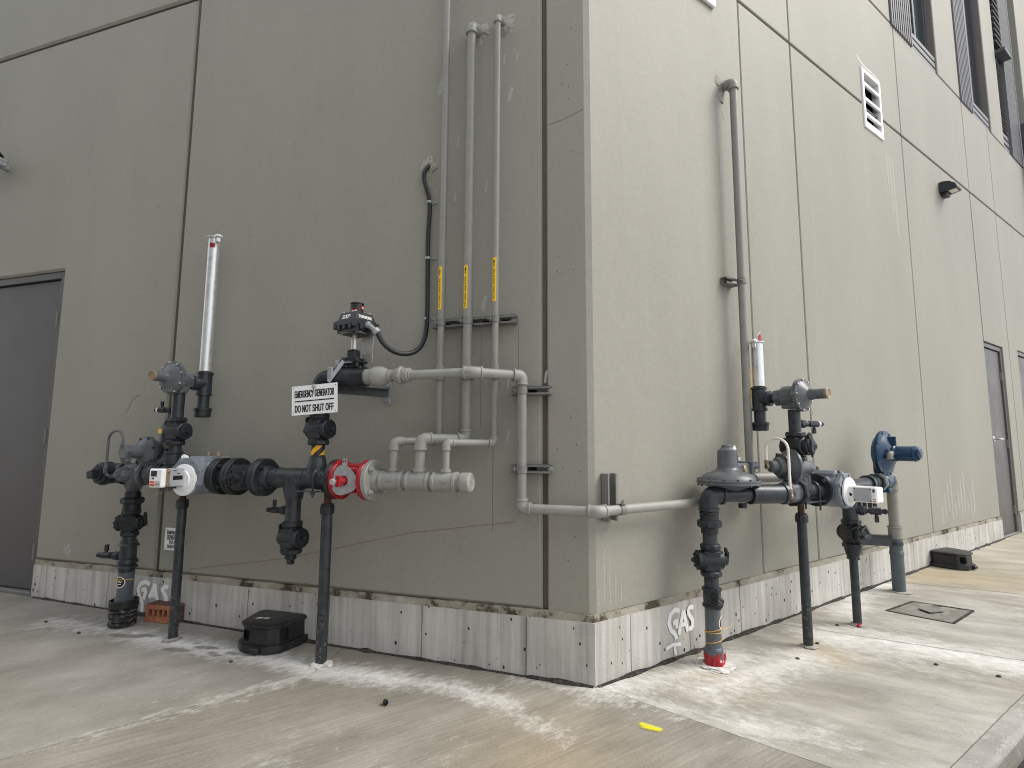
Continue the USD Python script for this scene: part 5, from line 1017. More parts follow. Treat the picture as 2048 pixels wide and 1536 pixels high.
# ------------------------------------------------------------------ support posts of the left set
def mortar_foot(c, r, seed, flat=.4):
    m = trimesh.creation.icosphere(3, 1.0); v = m.vertices; n = meshkit.fbm(v * 2.2 + seed * 7, 4)[:, None]; m.vertices = c + v * np.array([r, r, r * flat]) * (.55 + .9 * n); return m
def post(wall, s, o, ztop, r, label, group, rusty_top=True, foot='mortar', nut=True, plate=True):
    zb = ground(wall, s, o); T = Thing('support_post', label, 'support post', wall, A(s, o, zb), group=group)
    nz = ztop - .085
    T.add('pipe', cyl(A(s, o, zb + .22), A(s, o, nz - .01), r, 24), 'black_pipe'); T.add('worn_foot', cyl(A(s, o, zb - .02), A(s, o, zb + .22), r + .0002, 24), 'worn_post', label='scuffed lower end of the post')
    T.add('coupling', [hexa(A(s, o, nz - .028), A(s, o, nz + .012), r * 1.36, 8), cyl(A(s, o, nz + .01), A(s, o, nz + .02), r * 1.15)], 'black_cast')
    T.add('adjuster_rod', cyl(A(s, o, nz), A(s, o, ztop), r * .70, 18), 'rust')
    if plate: T.add('saddle', [cbox(A(s, o, ztop + .003), (.11, .05, .007), .002), cbox(A(s + .02, o + .02, ztop - .006), (.07, .03, .012), .002)], 'black_pipe')
    T.add('mortar_foot', mortar_foot(A(s, o, zb + .000), r * 1.9, int(s * 10) % 7, .28), foot)
    return T
G1 = 'support posts under the meter headers'
post('L', -2.105, .225, .798, .0225, 'black support post in front of the small wall sign', G1)
pB = post('L', -1.222, .215, .806, .0255, 'black paint worn support post right of the bait box', G1, foot='mortar_white')
ub = Thing('u_bolt_clamp', 'dark u bolt clamp with strip hanging under the left header', 'clamp', 'L', hp(-1.262))
ub.add('u_bolt', tube([A(-1.262, HO - .056, HZ - .085), A(-1.262, HO - .056, HZ + .054), A(-1.262, HO + .056, HZ + .054), A(-1.262, HO + .056, HZ - .085)], .005, .05, 10), 'black_pipe')
ub.add('strip', [cbox(A(-1.285, HO + .058, HZ - .056), (.115, .03, .005), .002), hexa(A(-1.262, HO + .056, HZ - .072), A(-1.262, HO + .056, HZ - .060), .011), hexa(A(-1.262, HO - .056, HZ - .072), A(-1.262, HO - .056, HZ - .060), .011)], 'dark_regulator')

# ------------------------------------------------------------------ signs on the left
sg = Thing('hanging_sign', 'white hanging sign reading EMERGENCY GENERATOR DO NOT SHUT OFF', 'sign', 'L', A(-1.267, .285, 1.23))
sc_, sX = A(-1.267, .288, 1.231), unit(S * 1.0 + Z * .052 + O * .03); sY = unit(Z - sX * (Z @ sX)); sN = np.cross(sX, sY)
Wd, Hd = .262, .140
pl_ = sg.add('plate', cbox(sc_, (Wd, Hd, .002), .0006, sX, sY), 'sign_white', smooth=False)
q = sc_ + sN * .0011
sg.add('lettering', flat_text('EMERGENCY GENERATOR', .032, q + sY * .030, sX, sY, .226), 'ink_black', parent=pl_, smooth=False)
sg.add('lettering', flat_text('DO NOT SHUT OFF', .032, q - sY * .040, sX, sY, .222), 'ink_black', parent=pl_, smooth=False)
sg.add('rule_line', extr(sbox(-.113, -.0028, .113, .0028), .0006, q - sY * .004, sX, sY), 'ink_black', parent=pl_, smooth=False)
sg.add('screw_hole', [cyl(q + sX * a + sY * b - sN * .001, q + sX * a + sY * b + sN * .0006, .0026, 12) for a in (-.121, .121) for b in (-.060, .060)], 'ink_black', parent=pl_)
sg.add('hanger_bolt', [cyl(q + sY * .062 - sX * .0, q + sY * .062 + sN * .004, .012), hexa(q + sY * .062, q + sY * .062 + sN * .010, .008)], 'steel', parent=pl_)
s2 = Thing('wall_sign', 'small white EMERGENCY GENERATOR sign on the wall behind a post', 'sign', 'L', A(-2.395, .0, .476))
q2 = A(-2.395, .0035, .476)
p2 = s2.add('plate', cbox(q2, (.150, .124, .003), .0006, S, Z), 'sign_white', smooth=False); q2 = q2 + O * .0016
s2.add('lettering', [flat_text('EMERGENCY', .019, q2 + Z * .037, S, Z, .118), flat_text('GENERATOR', .019, q2 + Z * .012, S, Z, .118), flat_text('DO NOT', .019, q2 - Z * .017, S, Z, .078), flat_text('SHUT OFF', .019, q2 - Z * .041, S, Z, .104)], 'ink_black', parent=p2, smooth=False)
s2.add('rule_line', extr(sbox(-.06, -.0016, .06, .0016), .0006, q2 - Z * .0015, S, Z), 'ink_black', parent=p2, smooth=False)
s2.add('screw', [cyl(q2 + S * a + Z * b, q2 + S * a + Z * b + O * .003, .004, 12) for a in (-.066, .066) for b in (-.052, .052)], 'steel', parent=p2)

# ------------------------------------------------------------------ right meter set
RO, RZ = .30, .785
zr = ground('R', .62, .16)
mR = Thing('gas_meter_set', 'black gas meter set with bell regulator and blue regulator on the pale right wall', 'gas meter', 'R', A(.62, .16, zr))
rr_ = lambda z: A(.618, .16, z)
hq = lambda s, dz=0, o=RO: A(s, o, RZ + dz)
mR.add('riser', cyl(rr_(.34), rr_(.77), .0335, 28), 'black_pipe')
mR.add('riser_sleeve', [cyl(rr_(zr), rr_(.30), .036, 28), rev([(0, .036), (.004, .041), (.03, .041), (.034, .036)], rr_(.05), Z), cyl(rr_(zr - .01), rr_(zr + .075), .043)], 'pvc_gray')
mR.add('dresser_coupling', [cyl(rr_(.262), rr_(.35), .0405), rev([(0, .0405), (.003, .0455), (.013, .0455), (.016, .0405)], rr_(.262), Z), rev([(0, .0405), (.003, .0455), (.013, .0455), (.016, .0405)], rr_(.337), Z)], 'black_pipe')
small_cock(mR, A(.600, .20, .302), unit(-S * .75 + O * .5), .016, .105, 'black_cast', Z)
valve_parts(mR, rr_(.478), .0335, Z, unit(-S * .75 - O * .55))
mR.add('union', union_nut(rr_(.648), -Z, .0325), 'black_cast')
round_tag(mR, rr_(.195), Z, .036, .62, .030)
# yellow tracer wire and red tape at the foot
hel = [rr_(.075 + .052 * t / 6.28 * 1.0) + (.0385) * (O * math.cos(t + 1) + S * math.sin(t + 1)) for t in np.linspace(0, 14, 90)]
mR.add('tracer_wire', sweep(np.array(hel), .0018, 6), 'wire_orange')
mR.add('tie_wire', [rev([(0, .0362), (.001, .0378), (.003, .0378), (.004, .0362)], rr_(.150), Z), tube([A(.640, .2, .165), A(.70, .2, .168), A(.76, .17, .174)], .0014, .02, 6)], 'wire_orange')
tp = []; n_ = 40
for i in range(n_ + 1):
    a = 2 * math.pi * i / n_; rr0 = .046 + .006 * meshkit.fbm(np.array([math.cos(a) * 3, math.sin(a) * 3, 1.]), 3)
    for k, z_ in enumerate((0, .018, .036, .05)):
        w = meshkit.noise(np.array([math.cos(a) * 4, math.sin(a) * 4, k * 3.])); tp.append(rr_(zr + z_ * (.8 + .5 * w) + .004) + (O * math.cos(a) + S * math.sin(a)) * (rr0 + .012 * (w - .5) - z_ * .12))
F = []
for i in range(n_):
    for k in range(3): q = [i * 4 + k, (i + 1) * 4 + k, (i + 1) * 4 + k + 1, i * 4 + k + 1]; F += [(q[0], q[1], q[2]), (q[0], q[2], q[3])]
tape = trimesh.Trimesh(np.array(tp), np.array(F), process=False)
tape2 = trimesh.convex.convex_hull(np.array([A(.655, .176, zr + .02) + q for q in np.array([[0, 0, 0], [.022, -.006, .028], [.012, -.012, .036], [-.008, -.01, .02], [.006, -.02, .004]]) * 1.0]))
mR.add('red_tape', [tape, tape2], 'red_tape', smooth=False)
mR.add('mortar_foot', mortar_foot(rr_(zr), .085, 3, .12), 'mortar_white')
# elbow and run to the plugged tee
ce, ct = rr_(RZ + .0), A(.945, RO + .01, RZ); dr = unit(ct - ce)
mR.add('elbow', elbow(ce, -Z, dr, .0355, .075, 1.22), 'black_pipe')
mR.add('pipe', cyl(ce + dr * .06, ct - dr * .10, .0365, 28), 'black_pipe')
mR.add('tee', [cyl(ct - dr * .135, ct + dr * .055, .0475, 28), rev([(0, .0475), (.003, .053), (.018, .053), (.021, .047)], ct + dr * .036, dr), rev([(0, .0475), (.003, .050), (.012, .050), (.015, .047)], ct - dr * .14, dr), rev([(0, .047), (.085, .047), (.09, .052), (.105, .052), (.107, .045)], ct, S, 26)], 'black_pipe')
mR.add('plug', [cyl(ct + dr * .05, ct + dr * .058, .036), cbox(ct + dr * .068, (.026, .034, .034), .004, dr, unit(Z - dr * (Z @ dr) + np.cross(dr, Z) * .15))], 'black_cast')
mR.add('plug_cap', [cyl(A(.80, .225, RZ - .045), A(.80, .225, RZ - .068), .02)], 'black_cast')
# line regulator: body, union nut, pilot, loop
rbody = mR.add('regulator_body', [ball(hq(1.075), .056), rev([(-.06, .046), (.0, .056), (.05, .05), (.06, .056)], hq(1.075), S, 26), cbox(hq(1.075) + O * .03, (.08, .05, .08), .012)], 'regulator_gray')
mR.add('union_nut', [hexa(hq(1.135), hq(1.165), .078, 8), cyl(hq(1.165), hq(1.185), .058)], 'black_cast')
mR.add('pilot_body', [cyl(hq(1.20, .03), hq(1.20, .12), .027), cyl(hq(1.19, .125) - S * .03, hq(1.19, .125) + S * .095, .037, 26), hexa(hq(1.285, .125), hq(1.315, .125), .038, 6), cyl(hq(1.16, .125), hq(1.20, .125), .04)], 'regulator_gray')
pd = unit(-S * .80 - O * .42)
pdsh = mR.add('pilot_case', [rev([(0, .07), (.012, .085), (.013, .092), (.024, .092), (.026, .08), (.045, .06), (.05, .052), (.065, .052), (.066, .068), (.074, .068), (.076, .052), (.10, .046), (.105, .034), (.135, .030), (.14, .024)], hq(1.165, .13), pd, 34)], 'regulator_gray')
mR.add('pilot_flange', [hexa(hq(1.165, .13) + pd * .064, hq(1.165, .13) + pd * .076, .079, 4, .5)], 'dark_regulator', parent=pdsh)
pe = hq(1.165, .13) + pd * .14
side = unit(np.cross(Z, pd))
mR.add('tube_fitting', [cyl(pe - pd * .01, pe + pd * .02, .012), hexa(pe + pd * .008, pe + pd * .02, .016), hexa(pe + pd * .014 + Z * .012, pe + pd * .014 + Z * .034, .012)], 'brass', parent=pdsh)
pv = hq(1.025, -.005) + O * .047
mR.add('control_tube', tube([pe + pd * .014 + Z * .02, pe + pd * .014 + Z * .145, pv + Z * (pe[2] + .145 - pv[2]) + Z * .0, pv + Z * .02], .0068, .075, 12), 'tag_white', parent=pdsh)
mR.add('tube_fitting', [hexa(pv + Z * .0, pv + Z * .03, .013), ball(pv - Z * .01, .016, 2), cyl(pv - Z * .01, pv - Z * .01 - O * .05, .011), hexa(pv - Z * .012 - S * .035, pv - Z * .012 + S * .005, .011)], 'brass', parent=rbody)
# bell regulator on the wall side
BC = A(.748, .185, .842)
bellR = mR.add('bell_regulator', rev([(-.05, .04), (-.028, .08), (-.010, .132), (-.009, .149), (0.001, .149), (.002, .147), (.004, .149), (.012, .149), (.014, .131), (.024, .127), (.036, .116), (.045, .098), (.052, .074), (.060, .058), (.070, .050), (.08, .0485), (.152, .047), (.158, .045), (.161, .038), (.170, .030), (.172, .026)], BC, Z, 44), 'regulator_gray')
for k in range(14):
    a = k * .4488; mR.add('rim_bolt', hexa(BC + Z * -.018 + S * .141 * math.cos(a) + O * .141 * math.sin(a), BC + Z * .02 + S * .141 * math.cos(a) + O * .141 * math.sin(a), .0055), 'dark_regulator', parent=bellR)
mR.add('bell_cap', [hexa(BC + Z * .165, BC + Z * .184, .027, 8)], 'regulator_gray', parent=bellR)
mR.add('side_housing', [cbox(BC + S * .105 + O * -.01 + Z * .050, (.13, .06, .085), .012), cbox(BC + S * .172 - O * .01 + Z * .042, (.012, .08, .115), .004), hexa(BC + S * .17 - O * .005 + Z * .075, BC + S * .235 + O * .02 + Z * .080, .019)], 'regulator_gray', parent=bellR)
sl = unit(O + S * .25)
ps = [BC + Z * .162 + sl * .036, BC + Z * .115 + sl * .050 + S * .012, BC + Z * .072 + sl * .058 + S * .024]
mR.add('seal_wire', [tube(ps, .0013, .01, 6), tube([ps[0], BC + Z * .165 + S * .07, BC + Z * .145 + S * .10, BC + Z * .170 + S * .14], .0008, .02, 5)], 'pebble', parent=bellR)
mR.add('seal_tag', [cbox(ps[1], (.018, .018, .006), .002, S, Z)], 'panel_metal', parent=bellR); mR.add('white_tag', [cbox(ps[0] + Z * .004, (.024, .022, .004), .001, unit(S + Z * .8), unit(Z - S * .8))], 'tag_white', parent=bellR)
mR.add('vent_cap', [rev([(0, .018), (.006, .021), (.010, .016)], BC + Z * .064 + sl * .066 + S * .026, unit(sl + Z * .1), 18)], 'brass', parent=bellR)
# header tee, relief branch
mR.add('tee', [cyl(hq(1.185), hq(1.335), .042, 28), rev([(0, .045), (.05, .040), (.075, .034)], hq(1.215), Z, 26), rev([(0, .043), (.003, .047), (.012, .047), (.014, .043)], hq(1.32), S)], 'black_pipe')
mR.add('tee', [rev([(0, .042), (.06, .036), (.085, .035)], hq(1.255), Z, 26)], 'black_pipe')
SRR = 1.195
vR = A(SRR, RO, 1.02)
mR.add('pipe', [cyl(A(SRR + .02, RO, .86), A(SRR, RO, .98), .031), cyl(A(SRR, RO, 1.05), A(SRR, RO, 1.215), .0305, 26)], 'black_pipe')
valve_parts(mR, vR, .034, Z, unit(-S * .45 - O * .9) * -1 if False else unit(S * .25 - O * .97))
mR.add('valve_wing', [cyl(vR + O * .055, vR + O * .075, .046, 28), cbox(vR + O * .082 - S * .008, (.024, .06, .020), .003, S, Z), extr(unary_union([LineString([(-.02, .055), (.04, .0)]).buffer(.010), LineString([(.04, 0), (.0, -.05)]).buffer(.006), Point(-.02, .058).buffer(.014), Point(.035, .0).buffer(.016)]).difference(unary_union([Point(-.02, .058).buffer(.006), Point(.035, 0).buffer(.007)])), .008, vR + O * .078, S, Z)], 'black_cast')
small_cock(mR, A(SRR + .028, RO, 1.140), unit(S * .9 + O * .43), .0115, .15, 'black_cast', -Z, ring=1)
rbR = mR.add('relief_body', [cbox(A(SRR, RO - .005, 1.232), (.085, .085, .024), .005), cyl(A(SRR, RO, 1.24), A(SRR, RO, 1.27), .042), cyl(A(SRR, RO - .05, 1.288), A(SRR, RO + .035, 1.288), .056, 26), cbox(A(SRR, RO - .005, 1.275), (.085, .075, .06), .01), hexa(A(SRR, RO - .095, 1.286), A(SRR, RO - .04, 1.286), .048, 6)], 'regulator_gray')
dish(mR, A(SRR, RO + .045, 1.290), O, .088, 'regulator_gray', .085, .0265, nb=9, back=.035, capmat='brass')
mR.add('pipe', cyl(A(SRR, RO - .18, 1.286), A(SRR, RO - .08, 1.286), .0305), 'black_pipe')
TR = RO - .185
mR.add('tee', tee(A(SRR - .012, TR, 1.283), Z, O, .031, .066), 'black_pipe')
mR.add('drip_pipe', cyl(A(SRR - .012, TR, 1.13), A(SRR - .012, TR, 1.24), .0315), 'black_pipe')
mR.add('drip_cap', rev([(0, .034), (.004, .042), (.03, .043), (.032, .047), (.046, .047), (.048, .040)], A(SRR - .012, TR, 1.105), Z), 'black_cast')
vR_ = mR.add('vent_pipe', cyl(A(SRR - .012, TR, 1.34), A(SRR - .012, TR, 1.600), .0315, 28), 'aluminium')
mR.add('rust_ring', cyl(A(SRR - .012, TR, 1.347), A(SRR - .012, TR, 1.356), .0322), 'rust', parent=vR_)
cR = A(SRR - .012, TR, 1.60)
rain_cap(mR, cR, vR_, unit(-S * .85 + O * .2), True)
fx = unit(S * .35 + Z * .94 - O * .1)
fp = mR.add('cap_flap', cbox(cR + S * .012 + Z * .034 + O * .01, (.050, .040, .004), .001, unit(Z * .72 - S * .62 + O * .2), unit(S * .6 + Z * .7 + O * .1)), 'aluminium', parent=vR_)
X_ = unit(Z * .72 - S * .62 + O * .2); Y_ = unit(S * .6 + Z * .7 + O * .1); Y_ = unit(Y_ - X_ * (X_ @ Y_)); N_ = np.cross(X_, Y_); N_ = N_ if N_ @ O > 0 else -N_
mR.add('red_reflector', cbox(cR + S * .012 + Z * .034 + O * .01 + N_ * .003, (.042, .030, .002), .0004, X_, Y_), 'red_tape', parent=vR_)
# flanges, meter, index box
flange(mR, hq(1.405), S, .088, .020, 'black_cast', 0); f2 = flange(mR, hq(1.382), S, .088, .020, 'black_cast', 4, .785, face=-1)
mR.add('pipe', [cyl(hq(1.33), hq(1.38), .043, 26), rev([(0, .043), (.03, .052), (.036, .056)], hq(1.345), S, 26)], 'black_pipe')
MR = 1.47
metR = mR.add('meter_body', [rev([(-.135, .070), (-.13, .084), (-.10, .092), (.075, .092), (.105, .086), (.11, .072)], A(MR, RO, RZ), O, 24), cbox(A(MR, RO, RZ), (.19, .15, .15), .02), rev([(-.085, .086), (-.07, .07), (.07, .068), (.10, .086)], A(MR, RO, RZ), S, 28), cbox(A(MR, RO + .02, RZ + .06), (.11, .15, .09), .016)], 'meter_gray')
mR.add('end_cover', [rev([(0, .096), (.004, .100), (.022, .100), (.026, .092)], A(MR, RO + .095, RZ), O, 8, .39)] + [cyl(A(MR + .085 * math.cos(a), RO + .105, RZ + .085 * math.sin(a)), A(MR + .085 * math.cos(a), RO + .125, RZ + .085 * math.sin(a)), .013, 12) for a in np.arange(8) * .785 + .39], 'meter_gray', parent=metR)
mR.add('port_plug', [hexa(A(MR - .01, RO + .075, RZ + .085), A(MR - .012, RO + .10, RZ + .098), .014, 8)], 'dark_regulator', parent=metR)
for ss in (1.395, 1.455): mR.add('test_plug', [cyl(A(ss, RO - .02, RZ + .08), A(ss, RO - .02, RZ + .11), .008, 12), hexa(A(ss, RO - .02, RZ + .105), A(ss, RO - .02, RZ + .125), .010)], 'brass', parent=metR)
pR = A(MR, RO + .125, RZ - .005)
mR.add('white_plate', [rev([(0, .072), (.002, .076), (.010, .076), (.013, .072), (.016, .050), (.022, .046)], pR, O, 36)] + [cyl(pR + Z * .062 * math.sin(a) + S * .062 * math.cos(a), pR + O * .016 + Z * .062 * math.sin(a) + S * .062 * math.cos(a), .006, 10) for a in (.5, 2.1, 3.7, 5.3)], 'white_paint', parent=metR)
b0 = RO + .140
ixR = mR.add('index_box', [cbox(A(MR - .0, b0 + .069, RZ - .012), (.080, .134, .080), .006)], 'white_paint')
fx_ = MR - .0400
mR.add('cover_plate', lbox(fx_ - .003, fx_, b0 + .028, b0 + .112, RZ - .047, RZ + .023, .001), 'panel_metal', parent=ixR)
mR.add('port_hole', cyl(A(fx_ + .001, b0 + .012, RZ - .015), A(fx_ - .002, b0 + .012, RZ - .015), .008, 20), 'hole_black', parent=ixR)
mR.add('cover_screw', [cyl(A(fx_ - .0045, b0 + a, RZ + b), A(fx_, b0 + a, RZ + b), .0036, 12) for a in (.033, .107) for b in (-.042, .018)], 'ink_black', parent=ixR)
mR.add('label_code', [lbox(fx_ - .0012, fx_, b0 + .117, b0 + .127, RZ + .002, RZ + .018, .0003)], 'ink_black', parent=ixR)
mR.add('label_print', [lbox(fx_ - .0012, fx_, b0 + .116, b0 + .131, RZ - .044 + k * .009, RZ - .041 + k * .009, .0003) for k in (0, 1)], 'ink_red', parent=ixR)
for k, (oo, l_) in enumerate(((.035, .028), (.06, .024), (.085, .028), (.108, .02))): mR.add('plug_chain', [cyl(A(MR, b0 + oo, RZ - .052), A(MR, b0 + oo, RZ - .052 - l_), .010, 12), tube([A(MR - .01, b0 + oo + .01, RZ - .052), A(MR - .014, b0 + oo + .016, RZ - .085), A(MR - .012, b0 + oo + .012, RZ - .10)], .0016, .01, 6)], 'dark_regulator', parent=ixR)
# drip leg and valve standing on the second post
D2 = A(1.77, .30, 0)
dz = lambda z: A(1.77, .30, z)
mR.add('drip_leg', [cyl(dz(.60), dz(.735), .041, 26), ball(dz(.735), .041), cyl(dz(.735), hq(1.70), .040)], 'black_pipe')
small_cock(mR, dz(.655) + O * .03, unit(O * .75 + S * .35), .014, .15, 'black_cast', -Z)
valve_parts(mR, dz(.52), .0355, Z, unit(S * .6 - O * .8))
mR.add('valve_wing', [cyl(dz(.52) + O * .055 - S * .02, dz(.52) + O * .075 - S * .025, .052, 28), cbox(dz(.515) + O * .082 - S * .03, (.055, .020, .014), .003), extr(unary_union([LineString([(-.05, .03), (.0, .05), (.05, 0)]).buffer(.007), Point(.045, -.004).buffer(.017)]).difference(Point(.045, -.004).buffer(.007)), .008, dz(.52) + O * .078 - S * .02, S, Z)], 'black_cast')
mR.add('reducer', [rev([(0, .030), (.02, .036), (.05, .044), (.06, .044)], dz(.385), Z, 24), hexa(dz(.372), dz(.39), .034)], 'black_cast')
# exit pipe to the blue regulator
e0, e1 = hq(1.60), A(2.60, .185, RZ); de = unit(e1 - e0)
flange(mR, e0 + de * .0, de, .088, .02, 'black_cast', 0); flange(mR, e0 + de * .022, de, .088, .02, 'black_cast', 4, .785, face=1)
mR.add('pipe', cyl(e0, e1 - de * .20, .040, 26), 'black_pipe')
mR.add('coupling', [coupling(e0 + de * .62, de, .040, .09), hexa(e1 - de * .24, e1 - de * .20, .062, 8)], 'black_pipe')
mR.add('union', [union_nut(e1 - de * .17, de, .034), cyl(e1 - de * .2, e1, .034)], 'tan_pipe')
blb = mR.add('blue_valve_body', [rev([(-.075, .046), (-.06, .052), (-.045, .046), (0, .052), (.045, .046), (.06, .052), (.075, .046)], e1 - de * .04, de, 26), cyl(e1 - de * .04 - Z * .03, e1 - de * .04 - Z * .075, .030), cbox(e1 - de * .04 - Z * .06, (.05, .08, .03), .006), cyl(e1 - de * .04, e1 - de * .04 + Z * .10, .034)], 'blue_paint')
BD = e1 - de * .04 + Z * .190 + O * .015
bd_ = dish(mR, BD, O, .155, 'blue_paint', .135, .050, name='blue_diaphragm_case', nb=8, back=.055, domed=.055, nbolt='blue_paint')
mR.add('blue_spring_cap', [hexa(BD + O * .185, BD + O * .210, .042, 6), cyl(BD + O * .206, BD + O * .214, .02), rev([(0, .051), (.006, .0535), (.014, .051)], BD + O * .172, O)], 'blue_paint', parent=bd_)
mR.add('case_rib', [cbox(BD + O * .045 + Z * .075, (.012, .06, .08), .004), cbox(BD + O * .035 - S * .06, (.06, .05, .06), .006), cbox(BD - O * .03 - Z * .10, (.10, .06, .08), .01)], 'blue_paint', parent=bd_)
mR.add('vent_elbow', [tube([BD + O * .06 - S * .045, BD + O * .062 - S * .085, BD + O * .062 - S * .087 - Z * .035], .018, .02, 16), rev([(0, .018), (.003, .022), (.010, .022)], BD + O * .062 - S * .087 - Z * .038, Z)], 'tan_pipe', parent=bd_)
mR.add('case_badge', [extr(sbox(-.011, -.012, .011, .012), .0015, BD + O * .0305 + Z * .088, S, unit(Z - O * .4))], 'sign_white', parent=bd_, smooth=False)
mR.add('badge_print', [extr(sbox(-.006, -.007, .006, .007), .0008, BD + O * .0322 + Z * .088, S, unit(Z - O * .4))], 'blue_paint', parent=bd_, smooth=False)
# outlet riser
eb = A(2.735, .170, RZ); z4 = ground('R', 2.735, .17)
mR.add('union', union_nut(e1 + de * .065, de, .033), 'tan_pipe')
mR.add('elbow', elbow(eb, -unit(eb - e1), -Z, .033, .066, 1.22), 'tan_pipe')
mR.add('pipe', cyl(eb, A(2.735, .17, .40), .0335, 26), 'tan_pipe')
mR.add('coupling', coupling(A(2.735, .17, .425), Z, .034, .085, 1.24), 'tan_pipe')
mR.add('outlet_sleeve', [cyl(A(2.735, .17, z4 - .01), A(2.735, .17, .385), .0405, 26), rev([(0, .0405), (.003, .044), (.015, .044), (.018, .0405)], A(2.735, .17, .27), Z), rev([(0, .0405), (.003, .043), (.012, .043), (.015, .0405)], A(2.735, .17, .285), Z)], 'pvc_gray')
wrapped(mR, 'white_sticker', A(2.735, .17, .185), Z, .0405, .7, .022, .032, 'sign_white'); wrapped(mR, 'sticker_print', A(2.735, .17, .183), Z, .0409, .7, .018, .009, 'ink_red')
mR.add('mortar_foot', mortar_foot(A(2.735, .17, z4), .075, 5, .10), 'mortar')
G2 = G1
post('R', 1.212, .30, RZ - .048, .0235, 'tall black support post under the right meter header', G1, foot='mortar')
zb2 = ground('R', 1.775, .30)
pst = Thing('support_post', 'slim black support post with red scrap at its foot', 'support post', 'R', A(1.775, .30, zb2), group=G1)
pst.add('pipe', cyl(A(1.772, .30, zb2 - .02), A(1.772, .30, .375), .0225, 24), 'black_pipe')
pst.add('mortar_foot', mortar_foot(A(1.775, .30, zb2), .050, 2, .22), 'mortar')
pst.add('red_scrap', cbox(A(1.738, .322, zb2 + .010), (.026, .016, .010), .002, unit(S + Z * .3), unit(-O + Z * .2)), 'red_tape')
u2 = Thing('u_bolt_clamp', 'black u bolt clamp with flat bars under the right header', 'clamp', 'R', hq(1.285))
u2.add('u_bolt', tube([hq(1.315, -.10) - O * .05, hq(1.315, .05) - O * .05, hq(1.315, .05) + O * .05, hq(1.315, -.10) + O * .05], .005, .045, 10), 'black_pipe')
u2.add('u_bolt', tube([hq(1.165, -.085) + O * .05, hq(1.165, -.05) + O * .05, hq(1.165, -.05) - O * .02], .005, .01, 10), 'black_pipe')
u2.add('bar', [lbox(1.15, 1.37, RO + .035, RO + .065, RZ - .056, RZ - .049, .001)], 'black_pipe')

# gray pipe up the right wall with bracket, label, seal
vp = Thing('gas_pipe', 'gray gas pipe climbing the pale wall to an elbow near the top', 'gas pipe', 'R', A(1.132, .072, .738))
rv = .0225
vp.add('riser', cyl(A(1.132, .072, .76), A(1.132, .072, 3.18), rv, 26), 'wall_pipe')
vp.add('elbow', elbow(A(1.132, .072, 3.20), -Z, unit(-O - S * .25), rv, .046, 1.25), 'wall_pipe')
vp.add('nipple', cyl(A(1.132, .072, 3.20), A(1.105, -.04, 3.20), rv), 'wall_pipe')
bl = rev([(0, .062), (.006, .048), (.014, .028)], A(1.112, -.001, 3.20), O, 24); bl.vertices += (bl.vertices - A(1.112, 0, 3.2)) * (meshkit.fbm(bl.vertices * 40, 3)[:, None] - .5) * 1.8 * np.array([1, .2, 2.2]); vp.add('wall_seal', bl, 'mortar')
wrapped(vp, 'pipe_label', A(1.132, .072, 1.235), Z, rv, .56, .024, .225, 'label_yellow', [('NATURAL GAS 5 PSI', .008, .0085, .150)], True)
hp_ = Thing('outlet_pipe', 'short pale horizontal pipe behind the right regulator', 'gas pipe', 'R', A(1.15, .10, .83))
hp_.add('pipe', cyl(A(1.14, .085, .845), A(1.75, .20, .845), .026), 'gray_pipe')
hp_.add('elbow', elbow(A(1.132, .072, .845), Z, unit(A(1.75, .20, .845) - A(1.132, .072, .845)), .0235, .05), 'gray_pipe')
strut('R', A(1.085, 0, 1.965), S, .11, 'short strut bracket holding the tall pipe on the pale wall', [(A(1.132, .072, 1.965), .0225, Z)])
strut('R', A(.085, 0, .79), Z, .21, 'upright strut channel on the pale wall beside the corner', [(A(.105, gO, .738), .0215, S)], w=.062)
kb = Thing('pipe_bracket', 'dark steel channel bracket gripping the blue regulator riser', 'bracket', 'R', A(2.62, 0, .38))
kb.add('arm', [cbox((A(2.56, .004, .37) + A(2.70, .17, .37)) / 2, (.235, .075, .005), .001, unit(A(.14, .166, 0)), Z), cbox((A(2.56, .004, .405) + A(2.70, .17, .405)) / 2, (.20, .04, .005), .001, unit(A(.14, .166, 0)), unit(np.cross(Z, A(.14, .166, 0))))], 'dark_regulator')
kb.add('wall_plate', lbox(2.54, 2.58, .001, .008, .325, .415, .001), 'galvanised')
kb.add('clamp_ring', [rev([(-.012, .0412), (-.011, .0445), (.011, .0445), (.012, .0412)], A(2.735, .17, .35), Z, 28), lbox(2.775, 2.80, .155, .19, .315, .385, .002)], 'black_pipe')

